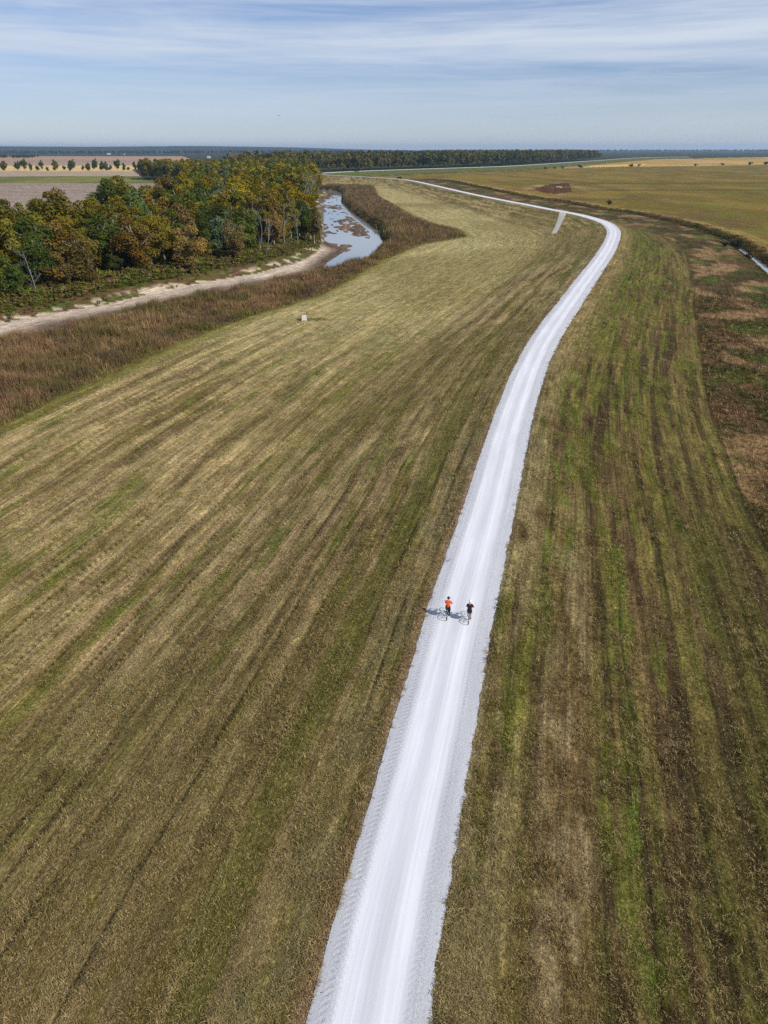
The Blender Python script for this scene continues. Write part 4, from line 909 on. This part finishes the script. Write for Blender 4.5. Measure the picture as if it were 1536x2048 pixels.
def block():
    x, y = MISC[0]; z = float(zg(x, y)[0]); e = empty('concrete_block', (x, y, z-0.05), R(14)); prop(e, 'pale squat concrete block left standing in the mown field', 'block')
    bm_obj('block_body', lambda bm: box(bm, (0, 0, .48), (1.15, .95, 1.0)), M['concrete'], e, False, 0.05)
    bm_obj('lid', lambda bm: box(bm, (0, 0, 1.03), (0.98, .8, .14)), M['concrete'], e, False, 0.03)
    bm_obj('lifting_eye', lambda bm: torus(bm, (0, 0, 1.13), .07, .014, n=14, m=6), M['alloy'], e, True)
block()
def trailer():
    x, y = MISC[1]; z = float(zg(x, y)[0]); e = empty('box_trailer', (x, y, z), R(-8)); prop(e, 'long white box trailer parked at the hedge below the far wood', 'trailer')
    bm_obj('box_body', lambda bm: box(bm, (0, 0, 2.55), (9.5, 2.5, 2.9)), M['white_paint'], e, False, 0.06)
    bm_obj('chassis', lambda bm: (box(bm, (0, .6, .98), (9.2, .16, .22)), box(bm, (0, -.6, .98), (9.2, .16, .22)), box(bm, (5.4, 0, .95), (1.6, .14, .14))), M['black_paint'], e)
    bm_obj('rear_door', lambda bm: (box(bm, (-4.78, .6, 2.5), (.05, 1.1, 2.5)), box(bm, (-4.78, -.6, 2.5), (.05, 1.1, 2.5))), M['white_paint'], e, False, 0.01)
    bm_obj('landing_leg', lambda bm: (rod(bm, (3.6, .8, 0), (3.6, .8, 1), .06), rod(bm, (3.6, -.8, 0), (3.6, -.8, 1), .06)), M['black_paint'], e)
    for wx in (-3.3, -2.2):
        for s in (-1, 1):
            w = bm_obj('wheel', lambda bm: torus(bm, (0, 0, 0), .36, .14, n=24, m=10), M['tyre'], e, True); w.location = (wx, s*1.05, .5); w.rotation_euler.z = R(90)
            bm_obj('rim', lambda bm: rod(bm, (-.08, 0, 0), (.08, 0, 0), .26, None, 16), M['alloy'], w)
trailer()
def post():
    x, y = MISC[2]; z = float(zg(x, y)[0]); e = empty('marker_post', (x, y, z)); prop(e, 'short white marker post on the inner edge of the road bend', 'post')
    bm_obj('post_shaft', lambda bm: rod(bm, (0, 0, -.2), (0, 0, 1.15), .07, .06, 10), M['white_paint'], e, True)
    bm_obj('cap', lambda bm: rod(bm, (0, 0, 1.15), (0, 0, 1.24), .075, .05, 10), M['black_paint'], e, True)
post()
def farmhouse(x, y, L_, W_, H_, rz, label):
    z = float(zg(x, y)[0]); e = empty('farm_building', (x, y, z), rz); prop(e, label, 'building')
    bm_obj('wall', lambda bm: box(bm, (0, 0, H_/2), (L_, W_, H_)), M['white_paint'], e)
    def roof(bm):
        a = [bm.verts.new(p) for p in ((-L_/2-.4, -W_/2-.5, H_), (L_/2+.4, -W_/2-.5, H_), (L_/2+.4, W_/2+.5, H_), (-L_/2-.4, W_/2+.5, H_), (-L_/2-.4, 0, H_+W_*.3), (L_/2+.4, 0, H_+W_*.3))]
        for f in ((0, 1, 5, 4), (2, 3, 4, 5), (1, 2, 5), (3, 0, 4), (3, 2, 1, 0)): bm.faces.new([a[i] for i in f])
    bm_obj('roof', roof, M['grey_roof'], e); bm_obj('door', lambda bm: box(bm, (0, -W_/2, 1.6), (3, .12, 3.2)), M['grey_roof'], e)
    for s in (-1, 1): bm_obj('window', lambda bm: box(bm, (s*L_*.3, -W_/2, H_*.55), (2, .12, 1.4)), M['dark_glass'], e)
for (x, y), a, lab in zip(WHB, ((22, 11, 5, .3), (15, 9, 4.5, -.2), (13, 8, 5, .1)), ('white farm building under the wooded rise, the farther out of two', 'smaller white farm building next to the first under the rise', 'white barn glimpsed above the crowns of the second wood')): farmhouse(x, y, *a, lab)
def windrows():
    A, B, Cc, D = [np.array(p) for p in WIND]; V, F, C, o = [], [], [], 0
    for i in range(26):
        t = i/25; a = A*(1-t)+B*t; b = D*(1-t)+Cc*t; n = 14; s = np.linspace(0.02, 0.92+0.06*math.sin(i*2.1), n)[:, None]; P = a*(1-s)+b*s
        d = (b-a)/np.linalg.norm(b-a); nn = np.array([d[1], -d[0]]); w = 2.3; z = zg(P[:, 0], P[:, 1]); h = rng.uniform(0.8, 1.3, n)
        L_, R2, T = np.c_[P-nn*w, z-.05], np.c_[P+nn*w, z-.05], np.c_[P, z+h]; v = np.stack([L_, T, R2], 1).reshape(-1, 3); V.append(v)
        for k in range(n-1):
            for j in (0, 1): F.append([o+k*3+j, o+k*3+j+1, o+k*3+3+j+1, o+k*3+3+j])
        C.append(np.repeat(rng.uniform(0.85, 1.1, (n, 1))*lin(196, 164, 96), 3, 0)); o += len(v)
    prop(link('windrows', npmesh('windrows', np.vstack(V), np.array(F), np.vstack(C), None, True), M['stone']), 'parallel rows of pale cut straw in the field below the far wood', 'straw', kind='stuff')
windrows()
def bird():
    e = empty('bird', (-19.3, 149, 33.4), R(40)); prop(e, 'small dark bird gliding in the open sky above the wood', 'bird')
    def body(bm):
        rows = [(-.17, .012), (-.13, .03), (-.05, .05), (.04, .052), (.11, .034), (.15, .03), (.18, .022), (.215, .004)]; prev = None
        for y_, r in rows:
            row = [bm.verts.new((r*math.cos(t), y_, r*math.sin(t)*.9)) for t in np.linspace(0, 2*math.pi, 8, endpoint=False)]
            if prev: [bm.faces.new((prev[i], prev[(i+1) % 8], row[(i+1) % 8], row[i])) for i in range(8)]
            else: bm.faces.new(row)
            prev = row
        bm.faces.new(prev)
        for s in (-1, 1):   # wings: swept, thin aerofoil plates rooted in the body
            pts = [(.02, .08, .02), (.17, .10, .05), (.34, .02, .06), (.40, -.06, .055), (.30, -.05, .045), (.16, -.04, .03), (.02, -.06, .01)]
            up = [bm.verts.new((s*a, b, c+.006)) for a, b, c in pts]; dn = [bm.verts.new((s*a, b, c-.006)) for a, b, c in pts]; n = len(pts)
            bm.faces.new(up); bm.faces.new(dn[::-1]); [bm.faces.new((up[i], up[(i+1) % n], dn[(i+1) % n], dn[i])) for i in range(n)]
        tp = [(-.03, -.15, 0), (.03, -.15, 0), (.06, -.28, 0), (-.06, -.28, 0)]; up = [bm.verts.new((a, b, .005)) for a, b, c in tp]; dn = [bm.verts.new((a, b, -.005)) for a, b, c in tp]
        bm.faces.new(up); bm.faces.new(dn[::-1]); [bm.faces.new((up[i], up[(i+1) % 4], dn[(i+1) % 4], dn[i])) for i in range(4)]
    bm_obj('bird_body', body, M['feather'], e, True)
bird()

# ------------------------------------------------------------------ bicycles (origin on the ground below the bottom bracket, +y forward)
RS = 0.86      # both riders and machines are on the small side of this plan's scale
def bicycle(loc, rz, m_frame, label, steer):
    e = empty('bicycle', loc, rz); e.scale = (RS, RS, RS); prop(e, label, 'bicycle', 'bicycles on the gravel road')
    RA, FA, BB, ST, HT, HB_ = Vector((0, -.46, .345)), Vector((0, .60, .345)), Vector((0, 0, .28)), Vector((0, -.19, .80)), Vector((0, .36, .84)), Vector((0, .42, .66))
    def frame(bm):
        for a, b, r in ((BB, ST, .017), (ST, HT, .017), (BB, HB_, .021), (HB_, HT, .021), (ST, Vector((0, -.24, .93)), .013)): rod(bm, a, b, r)
        for s in (-1, 1): rod(bm, ST+Vector((s*.015, 0, -.03)), RA+Vector((s*.06, 0, 0)), .009); rod(bm, BB+Vector((s*.03, 0, 0)), RA+Vector((s*.06, 0, 0)), .010)
    bm_obj('frame', frame, m_frame, e, True)
    bm_obj('fork', lambda bm: [rod(bm, HB_+Vector((s*.045, 0, -.02)), FA+Vector((s*.055, 0, 0)), .013, .009) for s in (-1, 1)] + [rod(bm, HB_+Vector((-.05, 0, -.02)), HB_+Vector((.05, 0, -.02)), .016)], m_frame, e, True)
    def bars(bm):
        rod(bm, HT, (0, .35, .96), .014); rod(bm, (0, .35, .96), (0, .45, 1.0), .015); rod(bm, (-.30, .40, 1.0), (0, .45, 1.0), .013); rod(bm, (0, .45, 1.0), (.30, .40, 1.0), .013)
    h = bm_obj('handlebar', bars, M['black_paint'], e, True)
    for s in (-1, 1): bm_obj('grip', lambda bm: rod(bm, (s*.20, .417, 1.0), (s*.315, .398, 1.0), .018), M['tyre'], h, True)
    def sad(bm):
        pr = [(-.13, .075, .0), (-.08, .08, .012), (0, .05, .008), (.08, .025, .004), (.15, .018, -.004)]; rows = []
        for y_, w, dz in pr: rows.append([bm.verts.new((a*w, -.24+y_, .965+dz+b)) for a, b in ((-1, -.012), (-.6, .018), (0, .024), (.6, .018), (1, -.012), (.5, -.03), (-.5, -.03))])
        for i in range(4): [bm.faces.new((rows[i][j], rows[i][(j+1) % 7], rows[i+1][(j+1) % 7], rows[i+1][j])) for j in range(7)]
        bm.faces.new(rows[0]); bm.faces.new(rows[-1])
    bm_obj('saddle', sad, M['saddle'], e, True)
    for ax, rot in ((RA, 0), (FA, steer)):
        w = bm_obj('wheel', lambda bm: (rod(bm, (-.05, 0, 0), (.05, 0, 0), .024, None, 12), [rod(bm, (.02*(-1)**k, .02*math.cos(t), .02*math.sin(t)), (0, .315*math.cos(t+.25*(-1)**(k//2)), .315*math.sin(t+.25*(-1)**(k//2))), .0025, None, 4) for k, t in enumerate(np.linspace(0, 2*math.pi, 20, endpoint=False))]), M['alloy'], e, True)
        w.location = ax; w.rotation_euler.z = rot
        bm_obj('tyre', lambda bm: torus(bm, (0, 0, 0), .328, .0215, n=40, m=8), M['tyre'], w, True); bm_obj('rim', lambda bm: torus(bm, (0, 0, 0), .305, .011, n=40, m=6), M['black_paint'], w, True)
    cr = bm_obj('crankset', lambda bm: (rod(bm, (.05, 0, .28), (.058, 0, .28), .095, None, 24), rod(bm, (-.07, 0, .28), (.07, 0, .28), .02), rod(bm, (.075, 0, .28), (.075, .02, .115), .011), rod(bm, (-.075, 0, .28), (-.075, -.02, .445), .011)), M['alloy'], e, True)
    for s, p in ((1, (.12, .02, .115)), (-1, (-.12, -.02, .445))): bm_obj('pedal', lambda bm: box(bm, p, (.09, .08, .02)), M['black_paint'], cr)
    bm_obj('chain', lambda bm: (rod(bm, (.054, 0, .372), (.054, -.46, .385), .004, None, 4), rod(bm, (.054, 0, .188), (.054, -.46, .305), .004, None, 4)), M['alloy'], e)
    return e

def skin_obj(name, verts, edges, rads, m, parent, root=0, sub=2):
    me = bpy.data.meshes.new(name); me.from_pydata([Vector(v) for v in verts], edges, []); o = link(name, me, m, parent)
    md = o.modifiers.new('skin', 'SKIN'); md.use_smooth_shade = True
    for i, r in enumerate(rads):
        sv = me.skin_vertices[0].data[i]; sv.radius = (r, r) if np.isscalar(r) else r; sv.use_root = (i == root)
    s = o.modifiers.new('subdivision', 'SUBSURF'); s.levels = sub; s.render_levels = sub
    return o
def rider(loc, rz, label, torso_fwd, m_top, m_leg, m_shoe, m_helmet, bare_legs, stripe, tilt=0.0):
    e = None
    J = dict(pel=(0, -.25, 1.03), waist=(0, -.21, 1.17), chest=(0, -.21+torso_fwd*.65, 1.40), neck=(0, -.20+torso_fwd, 1.545), nk2=(0, -.19+torso_fwd*1.12, 1.60), head=(0, -.155+torso_fwd*1.15, 1.685), crown=(0, -.165+torso_fwd*1.15, 1.765), nose=(0, -.045+torso_fwd*1.15, 1.675))
    V, E, Rr, idx = [], [], [], {}
    def add(k, p, r, par=None):
        idx[k] = len(V); V.append(p); Rr.append(r)
        if par is not None: E.append((idx[par], idx[k]))
    add('pel', J['pel'], .11); add('waist', J['waist'], .10, 'pel'); add('chest', J['chest'], .115, 'waist'); add('neck', J['neck'], .062, 'chest'); add('nk2', J['nk2'], .056, 'neck'); add('head', J['head'], .092, 'nk2'); add('crown', J['crown'], .070, 'head')
    arm, leg = {}, {}
    for s, nm in ((1, 'r'), (-1, 'l')):
        sh = (s*.185, J['chest'][1]+.03, 1.455); el = (s*.235, sh[1]+.16, 1.175); wr = (s*.255, .335, 1.065); pm = (s*.262, .395, 1.035)
        add('sh'+nm, sh, .066, 'chest'); add('el'+nm, el, .045, 'sh'+nm); add('wr'+nm, wr, .030, 'el'+nm); add('pm'+nm, pm, .034, 'wr'+nm); arm[nm] = (sh, el, wr)
        for f, (dx, ln) in enumerate(((-.030, .9), (-.010, 1.0), (.010, .95), (.029, .8))):   # fingers close over the grip
            k0 = f'f{f}{nm}'; a = (pm[0]+dx, pm[1]+.030*ln, pm[2]+.010); add(k0, a, .010, 'pm'+nm); b = (a[0], a[1]+.024*ln, a[2]-.016); add(k0+'b', b, .009, k0); add(k0+'c', (b[0], b[1]-.010, b[2]-.024*ln), .008, k0+'b')
        add('t'+nm, (pm[0]-s*.038, pm[1]+.004, pm[2]-.014), .011, 'pm'+nm); add('tt'+nm, (pm[0]-s*.044, pm[1]+.030, pm[2]-.034), .009, 't'+nm)
        down = (s == 1); hip = (s*.095, -.24, 1.0); kn = (s*.125, .12, .665) if down else (s*.14, .215, .87); an = (s*.12, -.02, .215) if down else (s*.12, -.06, .545); toe = (s*.125, .11, .155) if down else (s*.125, .065, .475)
        add('hip'+nm, hip, .098, 'pel'); mid = tuple((np.array(hip)+np.array(kn))/2+np.array([0, 0, .015])); add('th'+nm, mid, .082, 'hip'+nm); add('kn'+nm, kn, .056, 'th'+nm); cf = tuple(np.array(kn)*.62+np.array(an)*.38+np.array([0, -.02, 0])); add('cf'+nm, cf, .055, 'kn'+nm); add('an'+nm, an, .035, 'cf'+nm); add('toe'+nm, toe, .032, 'an'+nm); leg[nm] = (hip, mid, kn, cf, an, toe)
    # nose, ears
    add('nose', J['nose'], .016, 'head')
    for s in (1, -1): add('ear%d' % s, (s*.092, J['head'][1]-.01, 1.672), .016, 'head')
    o = skin_obj('person', V, E, Rr, M['skin'], None, 0, 2); o.location = loc; o.scale = (RS, RS, RS); o.rotation_euler = (0, tilt, rz); prop(o, label, 'person', None)
    # jacket
    V2, E2, R2, i2 = [], [], [], {}
    def add2(k, p, r, par=None):
        i2[k] = len(V2); V2.append(p); R2.append(r)
        if par is not None: E2.append((i2[par], i2[k]))
    add2('hem', (0, -.255, 1.0), .165); add2('w', J['waist'], .16, 'hem'); add2('c', J['chest'], .185, 'w'); add2('n', (0, J['neck'][1]-.012, 1.575), .086, 'c')
    for nm in 'rl':
        sh, el, wr = arm[nm]; add2('s'+nm, sh, .082, 'c'); add2('e'+nm, el, .060, 's'+nm); cuff = tuple(np.array(wr)*.92+np.array(el)*.08); add2('u'+nm, cuff, .043, 'e'+nm)
    j = skin_obj('jacket', V2, E2, R2, m_top, o, 0, 2)
    if stripe:
        y0 = J['chest'][1]; V3 = []; F3 = []
        for k, t in enumerate(np.linspace(R(205), R(335), 14)):
            for zz, sc in ((1.335, 1.0), (1.385, 1.03)): V3.append((.232*sc*math.cos(t), y0-.045+.17*sc*math.sin(t), zz))
        n = len(V3)
        for v in list(V3): V3.append((v[0]*.94, (v[1]-y0)*.94+y0, v[2]))
        for k in range(13):
            a = k*2; F3 += [(a, a+2, a+3, a+1), (n+a, n+a+1, n+a+3, n+a+2), (a, a+1, n+a+1, n+a), (a+1, a+3, n+a+3, n+a+1), (a+3, a+2, n+a+2, n+a+3), (a+2, a, n+a, n+a+2)]
        me = bpy.data.meshes.new('back_stripe'); me.from_pydata(V3, [], F3); link('back_stripe', me, M['pale_orange'], j)
    # trousers or shorts
    V4, E4, R4, i4 = [(0, -.25, 1.03)], [], [.150], {}
    for nm in 'rl':
        prev = 0; pts = leg[nm][:3] if bare_legs else leg[nm][:5]
        for k, (p, r) in enumerate(zip(pts, (.112, .096, .070, .066, .046))):
            if bare_legs and k == 2: p = tuple(np.array(leg[nm][1])*.35+np.array(leg[nm][2])*.65); r = .082
            V4.append(p); R4.append(r); E4.append((prev, len(V4)-1)); prev = len(V4)-1
    skin_obj('shorts' if bare_legs else 'leggings', V4, E4, R4, m_leg, o, 0, 2)
    for nm in 'rl':
        an, toe = np.array(leg[nm][4]), np.array(leg[nm][5]); heel = an+np.array([0, -.045, -.05]); skin_obj('shoe', [an+np.array([0, 0, .01]), heel, (heel+toe)/2+np.array([0, 0, .01]), toe+np.array([0, .025, 0])], [(0, 1), (1, 2), (2, 3)], [.040, .045, .043, .036], m_shoe, o, 1, 2)
    # helmet: a ribbed dome with a brim edge, open below, strap of hair at the nape
    hc = np.array([0, J['head'][1]-.012, 1.705])
    def helm(bm):
        rows = []
        for k, (el_, rr_) in enumerate(((-.25, 1.03), (0, 1.05), (.35, 1.0), (.7, .95), (1.05, .93), (1.35, .92))):
            rows.append([bm.verts.new((hc[0]+.118*rr_*math.cos(el_)*math.cos(t)*(1+.03*math.cos(8*t)), hc[1]+.148*rr_*math.cos(el_)*math.sin(t), hc[2]+.118*rr_*math.sin(el_)*(1+.02*math.cos(8*t)))) for t in np.linspace(0, 2*math.pi, 24, endpoint=False)])
        for a, b in zip(rows, rows[1:]): [bm.faces.new((a[i], a[(i+1) % 24], b[(i+1) % 24], b[i])) for i in range(24)]
        bm.faces.new(rows[-1]); bm.faces.new(rows[0][::-1])
    bm_obj('helmet', helm, m_helmet, o, True)
    skin_obj('hair', [tuple(hc+np.array([0, -.085, -.03])), tuple(hc+np.array([0, -.09, -.085]))], [(0, 1)], [(.085, .05), (.07, .04)], M['hair'], o, 0, 2)
    return o
def riders():
    hd = math.atan2(0.225, 1.0); d = np.array([math.sin(hd), math.cos(hd)])
    for (x, y), k in zip(MISC[3:5], (0, 1)):
        p = np.array([x, y])+0.46*RS*d; loc = (p[0], p[1], 0.068)
        if k == 0:
            bicycle(loc, -hd, M['black_paint'], 'dark bicycle ridden by the cyclist in orange', R(3))
            rider(loc, -hd, 'cyclist in a bright orange jacket, dark helmet and black leggings', .16, M['orange'], M['leggings'], M['shoe'], M['helmet_dark'], False, True)
        else:
            bicycle(loc, -hd+R(1.5), M['blue_paint'], 'grey blue bicycle ridden by the cyclist in the dark jacket', R(-3))
            rider(loc, -hd+R(1.5), 'cyclist in a dark maroon jacket, white helmet and shorts', .22, M['maroon'], M['leggings'], M['shoe'], M['helmet_white'], True, False)
riders()

# ------------------------------------------------------------------ the air
def haze():
    bm = bmesh.new(); box(bm, (0, 7000, 47), (33000, 34000, 118)); me = bpy.data.meshes.new('haze'); bm.to_mesh(me); bm.free()
    def f(nt, out):
        v = nt.nodes.new('ShaderNodeVolumePrincipled'); v.inputs['Color'].default_value = (0.54, 0.75, 1.0, 1); v.inputs['Density'].default_value = HAZE; v.inputs['Anisotropy'].default_value = 0.2
        nt.links.new(v.outputs[0], out.inputs['Volume'])
    prop(link('haze', me, mat('haze', f)), 'thin blue haze over the plain', 'haze', kind='stuff')
HAZE = 5.5e-5
if HAZE: haze()
